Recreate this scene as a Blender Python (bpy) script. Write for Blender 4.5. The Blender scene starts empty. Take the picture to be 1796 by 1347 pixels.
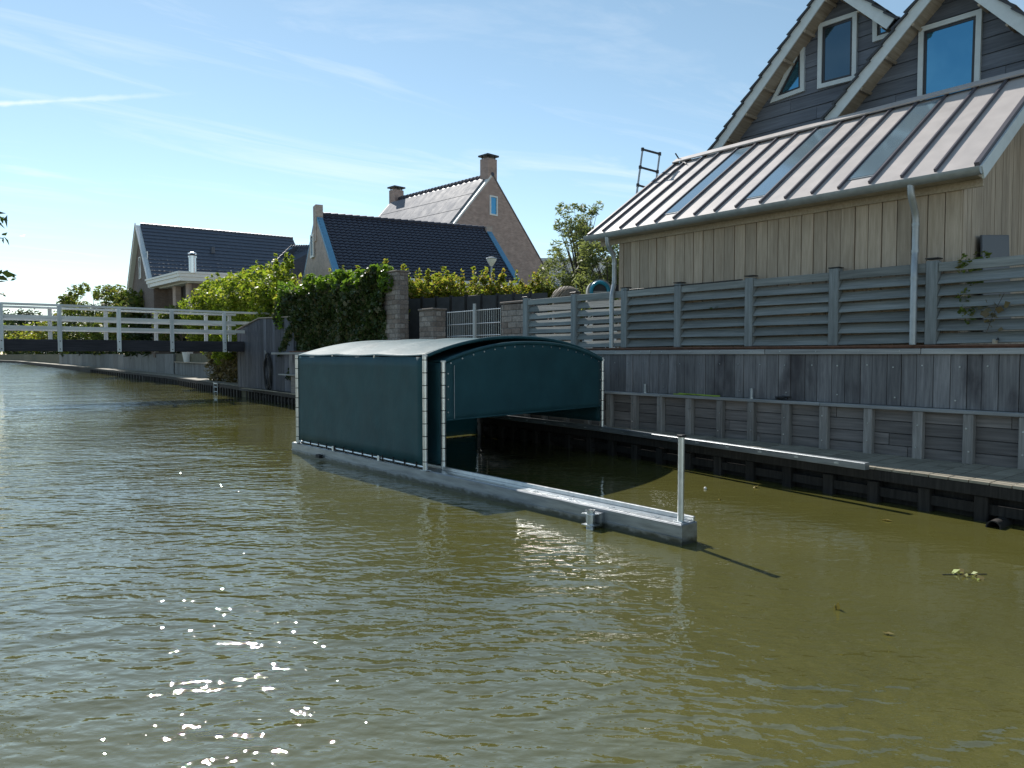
import bpy, math, random
import numpy as np
from mathutils import Vector, Matrix
random.seed(7); rng = np.random.default_rng(7)
S = bpy.context.scene; COL = S.collection

# ------------------------------------------------------------------ camera, sky, sun, exposure
F, H, XV, YH, CX, CY = 1270., 1.9, -140., 622., 898., 673.5      # measured in the 1796 px wide photograph
yaw = math.atan((CX-XV)/F); pit = math.atan((CY-YH)/F)
cam = bpy.data.cameras.new('camera'); camo = bpy.data.objects.new('camera', cam); COL.objects.link(camo)
cam.sensor_width = 36; cam.lens = 36*F/1796; cam.clip_start = .05; cam.clip_end = 3000
camo.location = (0, 0, H); camo.rotation_euler = (math.pi/2-pit, 0, -yaw); S.camera = camo

SUN_EL, SUN_AZ = math.radians(41), math.radians(13.2)            # azimuth from +Y (along the canal) towards +X (land side)
sv = Vector((math.sin(SUN_AZ)*math.cos(SUN_EL), math.cos(SUN_AZ)*math.cos(SUN_EL), math.sin(SUN_EL)))
sun = bpy.data.lights.new('sun', 'SUN'); sun.energy = 4.2; sun.angle = math.radians(.53); sun.color = (1, .955, .89)
suno = bpy.data.objects.new('sun', sun); COL.objects.link(suno); suno.rotation_euler = sv.to_track_quat('Z', 'Y').to_euler()
suno.location = (0, 0, 40)
S.view_settings.view_transform = 'Standard'; S.view_settings.look = 'None'; S.view_settings.gamma = 1
S.view_settings.exposure = 0.62; S.view_settings.use_curve_mapping = False

W = bpy.data.worlds.new('World'); S.world = W; W.use_nodes = True
def world():
    nt = W.node_tree; N = nt.nodes; L = nt.links; N.clear()
    out = N.new('ShaderNodeOutputWorld'); bg = N.new('ShaderNodeBackground'); bg.inputs[1].default_value = .095
    sky = N.new('ShaderNodeTexSky'); sky.sky_type = 'NISHITA'; sky.sun_disc = False
    sky.sun_elevation = SUN_EL; sky.sun_rotation = SUN_AZ; sky.air_density = .92; sky.dust_density = .03; sky.ozone_density = 1.6
    tc = N.new('ShaderNodeTexCoord')
    def math_(op, a, b=None, clamp=False):
        m = N.new('ShaderNodeMath'); m.operation = op; m.use_clamp = clamp
        for i, v in enumerate((a, b)):
            if v is None: continue
            if isinstance(v, (int, float)): m.inputs[i].default_value = v
            else: L.new(v, m.inputs[i])
        return m.outputs[0]
    sep = N.new('ShaderNodeSeparateXYZ'); L.new(tc.outputs['Generated'], sep.inputs[0])
    # thin cirrus, projected on a high flat layer
    zz = math_('MAXIMUM', sep.outputs[2], .03)
    px = math_('DIVIDE', sep.outputs[0], zz); py = math_('DIVIDE', sep.outputs[1], zz)
    cmb = N.new('ShaderNodeCombineXYZ'); L.new(px, cmb.inputs[0]); L.new(py, cmb.inputs[1])
    mp = N.new('ShaderNodeMapping'); mp.inputs['Rotation'].default_value = (0, 0, math.radians(-62)); mp.inputs['Scale'].default_value = (.55, 2.2, 1)
    L.new(cmb.outputs[0], mp.inputs[0])
    n1 = N.new('ShaderNodeTexNoise'); n1.inputs['Scale'].default_value = .9; n1.inputs['Detail'].default_value = 7; n1.inputs['Roughness'].default_value = .62; n1.inputs['Distortion'].default_value = .9
    L.new(mp.outputs[0], n1.inputs[0])
    n2 = N.new('ShaderNodeTexNoise'); n2.inputs['Scale'].default_value = .33; n2.inputs['Detail'].default_value = 2; L.new(cmb.outputs[0], n2.inputs[0])
    c1 = N.new('ShaderNodeMapRange'); c1.inputs[1].default_value = .51; c1.inputs[2].default_value = .82; L.new(n1.outputs[0], c1.inputs[0])
    c2 = N.new('ShaderNodeMapRange'); c2.inputs[1].default_value = .36; c2.inputs[2].default_value = .58; L.new(n2.outputs[0], c2.inputs[0])
    cl = math_('MULTIPLY', math_('MULTIPLY', c1.outputs[0], c2.outputs[0]), .55, True)
    # a short contrail
    def dot(n):
        d = N.new('ShaderNodeVectorMath'); d.operation = 'DOT_PRODUCT'; L.new(tc.outputs['Generated'], d.inputs[0]); d.inputs[1].default_value = n; return d.outputs['Value']
    a = ray(-30, 184).normalized(); b = ray(350, 163).normalized(); nn = a.cross(b).normalized()
    dd = math_('ABSOLUTE', dot(nn))
    wob = N.new('ShaderNodeTexNoise'); wob.inputs['Scale'].default_value = 60; wob.inputs['Detail'].default_value = 3; L.new(tc.outputs['Generated'], wob.inputs[0])
    dd = math_('ADD', dd, math_('MULTIPLY', math_('SUBTRACT', wob.outputs[0], .5), .006))
    line = N.new('ShaderNodeMapRange'); line.inputs[1].default_value = .0034; line.inputs[2].default_value = .0; L.new(dd, line.inputs[0])
    al = b.copy(); al = (b-a).normalized()
    end = N.new('ShaderNodeMapRange'); L.new(dot(al), end.inputs[0]); end.inputs[1].default_value = al.dot(b); end.inputs[2].default_value = al.dot(b)-.2
    cl = math_('MAXIMUM', cl, math_('MULTIPLY', math_('MULTIPLY', line.outputs[0], end.outputs[0]), .55))
    hs = N.new('ShaderNodeHueSaturation'); hs.inputs['Hue'].default_value = .482; hs.inputs['Saturation'].default_value = .88; hs.inputs['Value'].default_value = 1.0
    L.new(sky.outputs[0], hs.inputs['Color'])
    mx = N.new('ShaderNodeMixRGB'); mx.inputs[2].default_value = (8.0, 8.3, 8.5, 1); L.new(cl, mx.inputs[0]); L.new(hs.outputs[0], mx.inputs[1])
    L.new(mx.outputs[0], bg.inputs[0]); L.new(bg.outputs[0], out.inputs[0])

# layout aids: turn measured photograph points into places on a known plane of the real scene
_f = Vector((math.sin(yaw)*math.cos(pit), math.cos(yaw)*math.cos(pit), -math.sin(pit))); _r = Vector((math.cos(yaw), -math.sin(yaw), 0)); _u = _r.cross(_f)
C0 = Vector((0, 0, H))
def ray(x, y): return _f*F + _r*(x-CX) - _u*(y-CY)
def onz(x, y, z=0): d = ray(x, y); return C0 + d*((z-H)/d.z)
def onx(x, y, X): d = ray(x, y); return C0 + d*(X/d.x)
def ony(x, y, Y): d = ray(x, y); return C0 + d*(Y/d.y)
def atd(x, y, d): return C0 + ray(x, y)*(d/F)
world()

# ------------------------------------------------------------------ materials
MATS = {}
def _mat(name):
    m = bpy.data.materials.new(name); m.use_nodes = True; MATS[name] = m
    nt = m.node_tree; return m, nt.nodes, nt.links, nt.nodes['Principled BSDF']
def _noise(N, L, scale, detail=3, vec=None, mapscale=None, rough=.55):
    g = N.new('ShaderNodeNewGeometry'); v = g.outputs['Position'] if vec is None else vec
    if mapscale:
        mp = N.new('ShaderNodeMapping'); mp.inputs['Scale'].default_value = mapscale; L.new(v, mp.inputs[0]); v = mp.outputs[0]
    n = N.new('ShaderNodeTexNoise'); n.inputs['Scale'].default_value = scale; n.inputs['Detail'].default_value = detail; n.inputs['Roughness'].default_value = rough
    L.new(v, n.inputs['Vector']); return n.outputs[0]
def _ramp(N, L, fac, stops):
    r = N.new('ShaderNodeValToRGB'); e = r.color_ramp.elements
    e[0].position, e[0].color = stops[0][0], (*stops[0][1], 1); e[1].position, e[1].color = stops[-1][0], (*stops[-1][1], 1)
    for p, c in stops[1:-1]:
        q = e.new(p); q.color = (*c, 1)
    L.new(fac, r.inputs[0]); return r.outputs[0]
def _mul(N, L, col, fac, lo, hi):
    mr = N.new('ShaderNodeMapRange'); mr.inputs[3].default_value = lo; mr.inputs[4].default_value = hi; L.new(fac, mr.inputs[0])
    vm = N.new('ShaderNodeVectorMath'); vm.operation = 'SCALE'; L.new(col, vm.inputs[0]); L.new(mr.outputs[0], vm.inputs['Scale']); return vm.outputs[0]
def _bump(N, L, b, h, strength, dist):
    bp = N.new('ShaderNodeBump'); bp.inputs['Strength'].default_value = strength; bp.inputs['Distance'].default_value = dist
    L.new(h, bp.inputs['Height']); L.new(bp.outputs[0], b.inputs['Normal'])
def wood(name, dark, light, grain='z', rough=.75, var=.25, stain=None):
    m, N, L, b = _mat(name)
    sc = {'z': (1, 1, .07), 'y': (1, .05, 1), 'x': (.06, 1, 1)}[grain]
    oi = N.new('ShaderNodeObjectInfo'); g = N.new('ShaderNodeNewGeometry')
    ad = N.new('ShaderNodeVectorMath'); ad.operation = 'ADD'; L.new(g.outputs['Position'], ad.inputs[0])
    rv = N.new('ShaderNodeVectorMath'); rv.operation = 'SCALE'; rv.inputs[0].default_value = (13, 29, 17); L.new(oi.outputs['Random'], rv.inputs['Scale']); L.new(rv.outputs[0], ad.inputs[1])
    n = _noise(N, L, 26, 6, ad.outputs[0], sc, .65)
    c = _ramp(N, L, n, [(.3, dark), (.52, tuple((a+b_)/2 for a, b_ in zip(dark, light))), (.72, light)])
    big = _noise(N, L, 1.7, 4, ad.outputs[0], tuple(max(s, .25) for s in sc))
    c = _mul(N, L, c, big, .55, 1.45); c = _mul(N, L, c, oi.outputs['Random'], 1-var, 1+var)
    if stain:
        blot = _noise(N, L, 2.2, 5, None, (1, 1, .35)); mk = N.new('ShaderNodeMapRange'); mk.inputs[1].default_value = .50; mk.inputs[2].default_value = .66; L.new(blot, mk.inputs[0])
        mx = N.new('ShaderNodeMixRGB'); mx.inputs[2].default_value = (*stain, 1); L.new(mk.outputs[0], mx.inputs[0]); L.new(c, mx.inputs[1]); c = mx.outputs[0]
    L.new(c, b.inputs['Base Color']); b.inputs['Roughness'].default_value = rough; b.inputs['Specular IOR Level'].default_value = .3
    _bump(N, L, b, n, .45, .006); return m
def plain(name, col, rough=.6, metal=0, var=.18, nscale=6, bump=0, spec=.5, ori=True, det=4, mapscale=None):
    m, N, L, b = _mat(name)
    n = _noise(N, L, nscale, det, None, mapscale)
    r = _ramp(N, L, n, [(.3, tuple(c*(1-var) for c in col)), (.7, tuple(c*(1+var) for c in col))])
    if ori:
        oi = N.new('ShaderNodeObjectInfo'); r = _mul(N, L, r, oi.outputs['Random'], 1-var*.5, 1+var*.5)
    L.new(r, b.inputs['Base Color']); b.inputs['Metallic'].default_value = metal; b.inputs['Specular IOR Level'].default_value = spec
    rr = N.new('ShaderNodeMapRange'); rr.inputs[3].default_value = max(.02, rough*.8); rr.inputs[4].default_value = min(1, rough*1.2); L.new(n, rr.inputs[0]); L.new(rr.outputs[0], b.inputs['Roughness'])
    if bump: _bump(N, L, b, n, bump, .01)
    return m
def leaf(name, cols, trans=.45, rough=.5):
    m, N, L, b = _mat(name)
    g = N.new('ShaderNodeNewGeometry')
    k = len(cols)-1; c = _ramp(N, L, g.outputs['Random Per Island'], [(i/k, col) for i, col in enumerate(cols)])
    L.new(c, b.inputs['Base Color']); b.inputs['Roughness'].default_value = rough; b.inputs['Specular IOR Level'].default_value = .35
    t = N.new('ShaderNodeBsdfTranslucent'); sc = N.new('ShaderNodeVectorMath'); sc.operation = 'MULTIPLY'; sc.inputs[1].default_value = (1.5, 1.55, .75)
    L.new(c, sc.inputs[0]); L.new(sc.outputs[0], t.inputs[0])
    mx = N.new('ShaderNodeMixShader'); mx.inputs[0].default_value = trans; L.new(b.outputs[0], mx.inputs[1]); L.new(t.outputs[0], mx.inputs[2])
    L.new(mx.outputs[0], N['Material Output'].inputs[0]); return m
def brick(name, c1, c2, mortar, bw=.21, bh=.065, plane='y'):
    m, N, L, b = _mat(name)
    g = N.new('ShaderNodeNewGeometry'); sp = N.new('ShaderNodeSeparateXYZ'); L.new(g.outputs['Position'], sp.inputs[0])
    sm = N.new('ShaderNodeMath'); sm.operation = 'ADD'; L.new(sp.outputs[0], sm.inputs[0]); L.new(sp.outputs[1], sm.inputs[1])
    cb = N.new('ShaderNodeCombineXYZ'); L.new(sm.outputs[0], cb.inputs[0]); L.new(sp.outputs[2], cb.inputs[1])
    t = N.new('ShaderNodeTexBrick'); t.inputs['Color1'].default_value = (*c1, 1); t.inputs['Color2'].default_value = (*c2, 1); t.inputs['Mortar'].default_value = (*mortar, 1)
    t.inputs['Scale'].default_value = 1; t.inputs['Brick Width'].default_value = bw; t.inputs['Row Height'].default_value = bh; t.inputs['Mortar Size'].default_value = .007; t.inputs['Bias'].default_value = -.1
    L.new(cb.outputs[0], t.inputs[0]); n = _noise(N, L, 3, 5); c = _mul(N, L, t.outputs[0], n, .6, 1.4)
    L.new(c, b.inputs['Base Color']); b.inputs['Roughness'].default_value = .85; _bump(N, L, b, t.outputs[1], -.5, .01); return m

wood('quay_plank', (.115, .115, .122), (.255, .25, .255), 'z', .8, .22, (.065, .060, .066))
wood('quay_beam', (.23, .24, .245), (.44, .445, .44), 'y', .75, .15)
wood('quay_post', (.17, .16, .15), (.35, .33, .31), 'z', .8, .2)
wood('quay_board', (.13, .12, .115), (.27, .245, .235), 'y', .8, .25)
wood('fence_slat', (.15, .165, .165), (.30, .32, .315), 'y', .75, .22)
wood('fence_post', (.15, .17, .18), (.30, .33, .34), 'z', .75, .18)
wood('shed_board', (.33, .265, .20), (.51, .425, .335), 'z', .75, .10)
wood('deck', (.17, .155, .12), (.42, .38, .30), 'y', .8, .15)
wood('dark_pile', (.012, .011, .010), (.045, .04, .036), 'z', .8, .3)
wood('bridge_paint', (.58, .59, .58), (.80, .80, .77), 'x', .6, .08)
wood('bridge_post_paint', (.50, .53, .54), (.76, .78, .77), 'z', .6, .10)
wood('bridge_beam', (.018, .018, .024), (.05, .05, .06), 'x', .7, .1)
wood('clad_dark', (.045, .05, .066), (.15, .16, .19), 'z', .75, .35)
wood('soffit_wood', (.30, .25, .19), (.48, .42, .34), 'x', .7, .1)
wood('siding', (.095, .108, .135), (.18, .20, .24), 'y', .75, .12)
wood('grey_board', (.10, .105, .11), (.24, .25, .25), 'z', .8, .2)
plain('rust', (.13, .07, .05), .75, .2, .35, 14, .2)
plain('galv', (.52, .55, .56), .38, .85, .18, 22)
plain('alu', (.68, .69, .69), .33, .9, .1, 12)
plain('pontoon_steel', (.27, .285, .30), .36, .6, .25, 9, mapscale=(1, .3, 2.5))
plain('zinc', (.36, .39, .41), .45, .55, .12, 10)
plain('roof_metal', (.475, .43, .405), .5, .05, .07, 3, .03)
plain('seam_shade_metal', (.085, .078, .092), .5, .1, .1, 3)  # shade on the seam sides put into the colour; dark verge strips share it
plain('grey_paint', (.60, .66, .68), .5, 0, .06, 8)
plain('white_paint', (.75, .75, .73), .5, 0, .05, 8)
plain('dark_frame', (.03, .03, .035), .4)
plain('black_rubber', (.012, .012, .013), .6)
plain('tile_black', (.040, .041, .060), .42, 0, .3, 14, .1)
plain('tile_grey', (.065, .078, .105), .5, 0, .25, 12, .1)
plain('slate_tile', (.035, .038, .045), .5, 0, .25, 10, .15)
plain('blue_board', (.10, .27, .42), .5, 0, .1)
plain('solar', (.19, .195, .22), .65, 0, .06, 2, 0, .08)
plain('white_render', (.72, .72, .70), .8, 0, .05)
plain('stone_brick_a', (.27, .24, .22), .9, 0, .3, 18, .4)
plain('stone_brick_b', (.20, .165, .145), .9, 0, .3, 18, .4)
plain('mortar', (.15, .145, .14), .95, 0, .2, 20, .3)
plain('dark_wall', (.05, .055, .06), .8, 0, .2)
plain('soil', (.10, .095, .06), .95, 0, .35, 2, .3)
plain('bark', (.09, .075, .06), .9, 0, .3, 14, .5)
plain('cap_black', (.02, .02, .022), .45)
plain('teal_plastic', (.02, .25, .36), .35)
plain('grey_plastic', (.30, .31, .30), .5)
plain('wicker', (.17, .14, .11), .8, 0, .35, 40, .4)
plain('slate_slab', (.075, .085, .105), .55, 0, .12, 5)
plain('rope_green', (.30, .42, .05), .7)
plain('lamp_glass', (.85, .85, .80), .3, 0, .03)
plain('steel', (.62, .63, .64), .22, .95, .08, 10)
plain('ball_white', (.8, .75, .68), .4, 0, .05)
brick('brick_brown', (.42, .285, .24), (.30, .195, .165), (.42, .38, .35))
brick('brick_tan', (.47, .365, .31), (.36, .275, .235), (.46, .42, .39))
brick('brick_dark', (.15, .105, .085), (.10, .075, .065), (.18, .165, .15))
leaf('leaf_hedge', [(.08, .12, .018), (.15, .21, .028), (.22, .27, .04), (.27, .27, .06)], .6)
leaf('leaf_yellow', [(.12, .16, .025), (.20, .24, .04), (.27, .27, .06), (.27, .18, .06)], .58)
leaf('leaf_ivy', [(.022, .040, .014), (.04, .07, .024), (.07, .10, .035), (.15, .135, .085)], .25, .35)
leaf('leaf_ivy_top', [(.06, .12, .02), (.12, .20, .03), (.16, .24, .04)], .5)
leaf('leaf_olive', [(.10, .125, .06), (.17, .20, .095), (.24, .26, .14)], .5)
leaf('leaf_bush', [(.05, .08, .02), (.10, .14, .03), (.15, .18, .045), (.17, .14, .06)], .5)
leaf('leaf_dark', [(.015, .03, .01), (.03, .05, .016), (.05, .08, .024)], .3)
leaf('leaf_far', [(.03, .05, .02), (.05, .075, .03), (.075, .095, .045)], .25)
leaf('leaf_float', [(.10, .13, .03), (.20, .14, .06), (.25, .32, .06)], .2)
leaf('leaf_dry', [(.13, .10, .06), (.20, .16, .09), (.10, .09, .05)], .3)

def waterline(name):
    m = MATS[name]; N = m.node_tree.nodes; L = m.node_tree.links; b = N['Principled BSDF']; src = b.inputs['Base Color'].links[0].from_socket
    g = N.new('ShaderNodeNewGeometry'); sp = N.new('ShaderNodeSeparateXYZ'); L.new(g.outputs['Position'], sp.inputs[0])
    n = _noise(N, L, 9, 5); ad = N.new('ShaderNodeMath'); ad.operation = 'MULTIPLY_ADD'; L.new(n, ad.inputs[0]); ad.inputs[1].default_value = -.12; L.new(sp.outputs[2], ad.inputs[2])
    mr = N.new('ShaderNodeMapRange'); mr.inputs[1].default_value = -.03; mr.inputs[2].default_value = .015; mr.inputs[3].default_value = .85; mr.inputs[4].default_value = 0; L.new(ad.outputs[0], mr.inputs[0])
    mx = N.new('ShaderNodeMixRGB'); mx.inputs[2].default_value = (.055, .055, .030, 1); L.new(mr.outputs[0], mx.inputs[0]); L.new(src, mx.inputs[1]); L.new(mx.outputs[0], b.inputs['Base Color'])
for _n in ('pontoon_steel',): waterline(_n)
def glass_mat():
    m, N, L, b = _mat('window_glass'); b.inputs['Base Color'].default_value = (.10, .30, .46, 1); b.inputs['Metallic'].default_value = .85; b.inputs['Roughness'].default_value = .04; _bump(N, L, b, _noise(N, L, 1.6, 2), .12, .02)
    m, N, L, b = _mat('window_dark'); b.inputs['Base Color'].default_value = (.07, .12, .16, 1); b.inputs['Metallic'].default_value = .8; b.inputs['Roughness'].default_value = .05
    m, N, L, b = _mat('skylight_glass'); b.inputs['Base Color'].default_value = (.30, .42, .50, 1); b.inputs['Metallic'].default_value = .6; b.inputs['Roughness'].default_value = .12
glass_mat()
def tarp_mat(name, col, rough, trans, spec=.5):
    m, N, L, b = _mat(name)
    n = _noise(N, L, 2.5, 4); c = _ramp(N, L, n, [(.3, tuple(x*.85 for x in col)), (.7, tuple(x*1.15 for x in col))])
    L.new(c, b.inputs['Base Color']); b.inputs['Roughness'].default_value = rough; b.inputs['Specular IOR Level'].default_value = spec
    n2 = _noise(N, L, 2.2, 5, None, (1, 1, .55), .6); _bump(N, L, b, n2, .6, .03)
    t = N.new('ShaderNodeBsdfTranslucent'); t.inputs[0].default_value = (*[x*1.3 for x in col], 1)
    mx = N.new('ShaderNodeMixShader'); mx.inputs[0].default_value = trans; L.new(b.outputs[0], mx.inputs[1]); L.new(t.outputs[0], mx.inputs[2]); L.new(mx.outputs[0], N['Material Output'].inputs[0])
tarp_mat('tarp', (.034, .110, .132), .55, .3, .35)
tarp_mat('tarp_roof', (.036, .10, .118), .52, .2, .11)

def water_mat():
    m, N, L, b = _mat('water')
    n = _noise(N, L, .35, 3); c = _ramp(N, L, n, [(.3, (.074, .072, .020)), (.7, (.100, .095, .027))])
    L.new(c, b.inputs['Base Color']); b.inputs['Roughness'].default_value = .015; b.inputs['IOR'].default_value = 2.0; b.inputs['Specular IOR Level'].default_value = .5
    # ripples run across the canal; calmer in the lee of the quay
    g = N.new('ShaderNodeNewGeometry')
    def lay(scale, stretch, rot, detail, dist=0):
        mp = N.new('ShaderNodeMapping'); mp.inputs['Rotation'].default_value = (0, 0, math.radians(rot)); L.new(g.outputs['Position'], mp.inputs[0])
        mp2 = N.new('ShaderNodeMapping'); mp2.inputs['Scale'].default_value = (1, stretch, 1); L.new(mp.outputs[0], mp2.inputs[0])
        t = N.new('ShaderNodeTexNoise'); t.inputs['Scale'].default_value = scale; t.inputs['Detail'].default_value = detail; t.inputs['Roughness'].default_value = .5; t.inputs['Distortion'].default_value = dist
        L.new(mp2.outputs[0], t.inputs[0]); return t.outputs[0]
    def mad(a, k, b_=None):
        q = N.new('ShaderNodeMath'); q.operation = 'MULTIPLY'; L.new(a, q.inputs[0])
        if isinstance(k, float): q.inputs[1].default_value = k
        else: L.new(k, q.inputs[1])
        if b_ is None: return q.outputs[0]
        s = N.new('ShaderNodeMath'); s.operation = 'ADD'; L.new(q.outputs[0], s.inputs[0]); L.new(b_, s.inputs[1]); return s.outputs[0]
    a1 = lay(1.5, 2.2, 44, 0, .3); a2 = lay(4.2, 2.1, 36, 0, .5); a3 = lay(10., 1.7, 50, 0, .3); a4 = lay(.45, 1.3, 20, 0); a5 = lay(24., 1.5, 42, 1)
    h = mad(a1, .027); h = mad(a2, .016, h); h = mad(a3, .0068, h); h = mad(a5, .0022, h); h = mad(a4, .05, h)
    sp = N.new('ShaderNodeSeparateXYZ'); L.new(g.outputs['Position'], sp.inputs[0])
    calm = N.new('ShaderNodeMapRange'); calm.interpolation_type = 'SMOOTHSTEP'; calm.inputs[1].default_value = 3.2; calm.inputs[2].default_value = 6.8; calm.inputs[3].default_value = 1; calm.inputs[4].default_value = .22; L.new(sp.outputs[0], calm.inputs[0])
    # the sheltered strip ends behind the floating shelter
    far = N.new('ShaderNodeMapRange'); far.interpolation_type = 'SMOOTHSTEP'; far.inputs[1].default_value = 16; far.inputs[2].default_value = 24; far.inputs[3].default_value = 0; far.inputs[4].default_value = .95; L.new(sp.outputs[1], far.inputs[0])
    mx = N.new('ShaderNodeMath'); mx.operation = 'MAXIMUM'; L.new(calm.outputs[0], mx.inputs[0]); L.new(far.outputs[0], mx.inputs[1])
    gust = N.new('ShaderNodeMapRange'); gust.inputs[1].default_value = .25; gust.inputs[2].default_value = .75; gust.inputs[3].default_value = .55; gust.inputs[4].default_value = 1.5; L.new(lay(.20, 1.6, 25, 3), gust.inputs[0])
    h = mad(h, mx.outputs[0]); h = mad(h, gust.outputs[0])
    bp = N.new('ShaderNodeBump'); bp.inputs['Strength'].default_value = 1; bp.inputs['Distance'].default_value = 1.0; L.new(h, bp.inputs['Height']); L.new(bp.outputs[0], b.inputs['Normal'])
water_mat()

# ------------------------------------------------------------------ mesh helpers
def link(name, me, mat, parent=None):
    o = bpy.data.objects.new(name, me); COL.objects.link(o)
    if mat: me.materials.append(MATS[mat])
    if parent is not None:
        o.parent = parent; o.matrix_parent_inverse = Matrix.Translation(-Vector(parent.get('_at', (0, 0, 0))))
    return o
class MB:
    def __init__(s): s.v = []; s.f = []
    def add(s, v, f):
        n = len(s.v); s.v += [tuple(p) for p in v]; s.f += [tuple(i+n for i in q) for q in f]; return s
    def box(s, a, b):
        x0, y0, z0 = [min(p, q) for p, q in zip(a, b)]; x1, y1, z1 = [max(p, q) for p, q in zip(a, b)]
        return s.hexa([(x0, y0, z0), (x1, y0, z0), (x1, y1, z0), (x0, y1, z0), (x0, y0, z1), (x1, y0, z1), (x1, y1, z1), (x0, y1, z1)])
    def hexa(s, p): return s.add(p, [(0, 3, 2, 1), (4, 5, 6, 7), (0, 1, 5, 4), (1, 2, 6, 5), (2, 3, 7, 6), (3, 0, 4, 7)])
    def beam(s, a, b, w, h, up=(0, 0, 1)):                       # bar from a to b, w across, h along up, centred
        a, b, up = Vector(a), Vector(b), Vector(up); d = (b-a).normalized(); x = d.cross(up).normalized()*(w/2); y = x.cross(d).normalized()*(h/2)
        return s.hexa([a-x-y, a+x-y, b+x-y, b-x-y, a-x+y, a+x+y, b+x+y, b-x+y])
    def prism(s, pts, vec):
        n = len(pts); P = [Vector(p) for p in pts]; Q = [p+Vector(vec) for p in P]
        return s.add(P+Q, [tuple(range(n)), tuple(reversed(range(n, 2*n)))] + [(i, i+n, (i+1) % n+n, (i+1) % n) for i in range(n)])
    def tube(s, path, r, n=8, cap=True):
        P = [Vector(p) for p in path]; R = r if isinstance(r, (list, tuple)) else [r]*len(P); base = len(s.v); V = []; Fc = []
        ref = None
        for i, p in enumerate(P):
            d = (P[min(i+1, len(P)-1)]-P[max(i-1, 0)]).normalized()
            if ref is None or abs(d.dot(ref)) > .97: ref = Vector((0, 0, 1)) if abs(d.z) < .9 else Vector((1, 0, 0))
            x = d.cross(ref).normalized(); y = x.cross(d)
            for k in range(n):
                a = 2*math.pi*k/n; V.append(p+(x*math.cos(a)+y*math.sin(a))*R[i])
            ref = y
        for i in range(len(P)-1):
            for k in range(n): Fc.append((i*n+k, i*n+(k+1) % n, (i+1)*n+(k+1) % n, (i+1)*n+k))
        if cap: Fc += [tuple(reversed(range(n))), tuple(range((len(P)-1)*n, len(P)*n))]
        return s.add(V, Fc)
    def build(s, name, mat, parent=None, smooth=False, bevel=0):
        me = bpy.data.meshes.new(name); me.from_pydata(s.v, [], s.f); me.update()
        if smooth: me.polygons.foreach_set('use_smooth', [True]*len(me.polygons))
        o = link(name, me, mat, parent)
        if smooth:
            md = o.modifiers.new('edge', 'EDGE_SPLIT'); md.split_angle = math.radians(40)
        if bevel:
            md = o.modifiers.new('bevel', 'BEVEL'); md.width = bevel; md.segments = 1; md.limit_method = 'ANGLE'
        return o
def box(name, mat, parent, a, b, bevel=.004): return MB().box(a, b).build(name, mat, parent, bevel=bevel)
def beam(name, mat, parent, a, b, w, h, up=(0, 0, 1), bevel=.003): return MB().beam(a, b, w, h, up).build(name, mat, parent, bevel=bevel)
def tube(name, mat, parent, path, r, n=10): return MB().tube(path, r, n).build(name, mat, parent, smooth=True)
def tag(o, label, cat, group=None, kind=None):
    if label: o['label'] = label
    if cat: o['category'] = cat
    if group: o['group'] = group
    if kind: o['kind'] = kind
    return o
def thing(name, label, cat, loc, group=None):
    o = bpy.data.objects.new(name, None); COL.objects.link(o); o.location = loc; o['_at'] = list(loc); o.empty_display_size = .2
    return tag(o, label, cat, group)
def struct(o): o['kind'] = 'structure'; return o
def leaves(name, mat, parent, pts, size, seed=0, up=.3, aspect=.55, droop=0.):
    r = np.random.default_rng(seed); n = len(pts); P = np.asarray(pts, float)
    d = r.normal(size=(n, 3)); d[:, 2] = d[:, 2]*.6-droop; d /= np.linalg.norm(d, axis=1)[:, None]
    q = r.normal(size=(n, 3)); q[:, 2] += up; s = np.cross(d, q); s /= np.linalg.norm(s, axis=1)[:, None]; nn = np.cross(s, d)
    L = size*np.clip(r.lognormal(0, .38, n), .35, 2.0)[:, None]
    v = np.empty((n, 4, 3)); v[:, 0] = P-d*L*.5; v[:, 1] = P+s*L*aspect*.5+nn*L*.08; v[:, 2] = P+d*L*.5-nn*L*.06; v[:, 3] = P-s*L*aspect*.5+nn*L*.08
    me = bpy.data.meshes.new(name); me.vertices.add(n*4); me.vertices.foreach_set('co', v.ravel()); me.loops.add(n*4); me.polygons.add(n)
    me.loops.foreach_set('vertex_index', np.arange(n*4)); me.polygons.foreach_set('loop_start', np.arange(n)*4); me.polygons.foreach_set('loop_total', np.full(n, 4)); me.update(); me.validate()
    return link(name, me, mat, parent)
def blobs(centers, radii, n, seed=0, shell=.45):
    """points spread through many lumps, denser towards their surfaces"""
    r = np.random.default_rng(seed); c = np.asarray(centers, float); rad = np.asarray(radii, float)
    if rad.ndim == 1: rad = np.repeat(rad[:, None], 3, 1)
    w = rad.prod(1)**(2/3); k = r.choice(len(c), n, p=w/w.sum())
    d = r.normal(size=(n, 3)); d /= np.linalg.norm(d, axis=1)[:, None]; t = r.uniform(shell, 1.06, n)**.6
    return c[k]+d*t[:, None]*rad[k]
def lumpy(a, b, wx, z0, z1, n, rr, seed):
    """lump centres filling a hedge between a and b"""
    r = np.random.default_rng(seed); a, b = np.array(a[:2]), np.array(b[:2]); u = (b-a)/np.linalg.norm(b-a); p = np.array([-u[1], u[0]])
    t = r.uniform(0, 1, n); xy = a+np.outer(t, b-a)+np.outer(r.uniform(-wx, wx, n), p); z = r.uniform(z0, z1, n)
    return np.c_[xy, z], r.uniform(rr*.6, rr*1.3, n)

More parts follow.
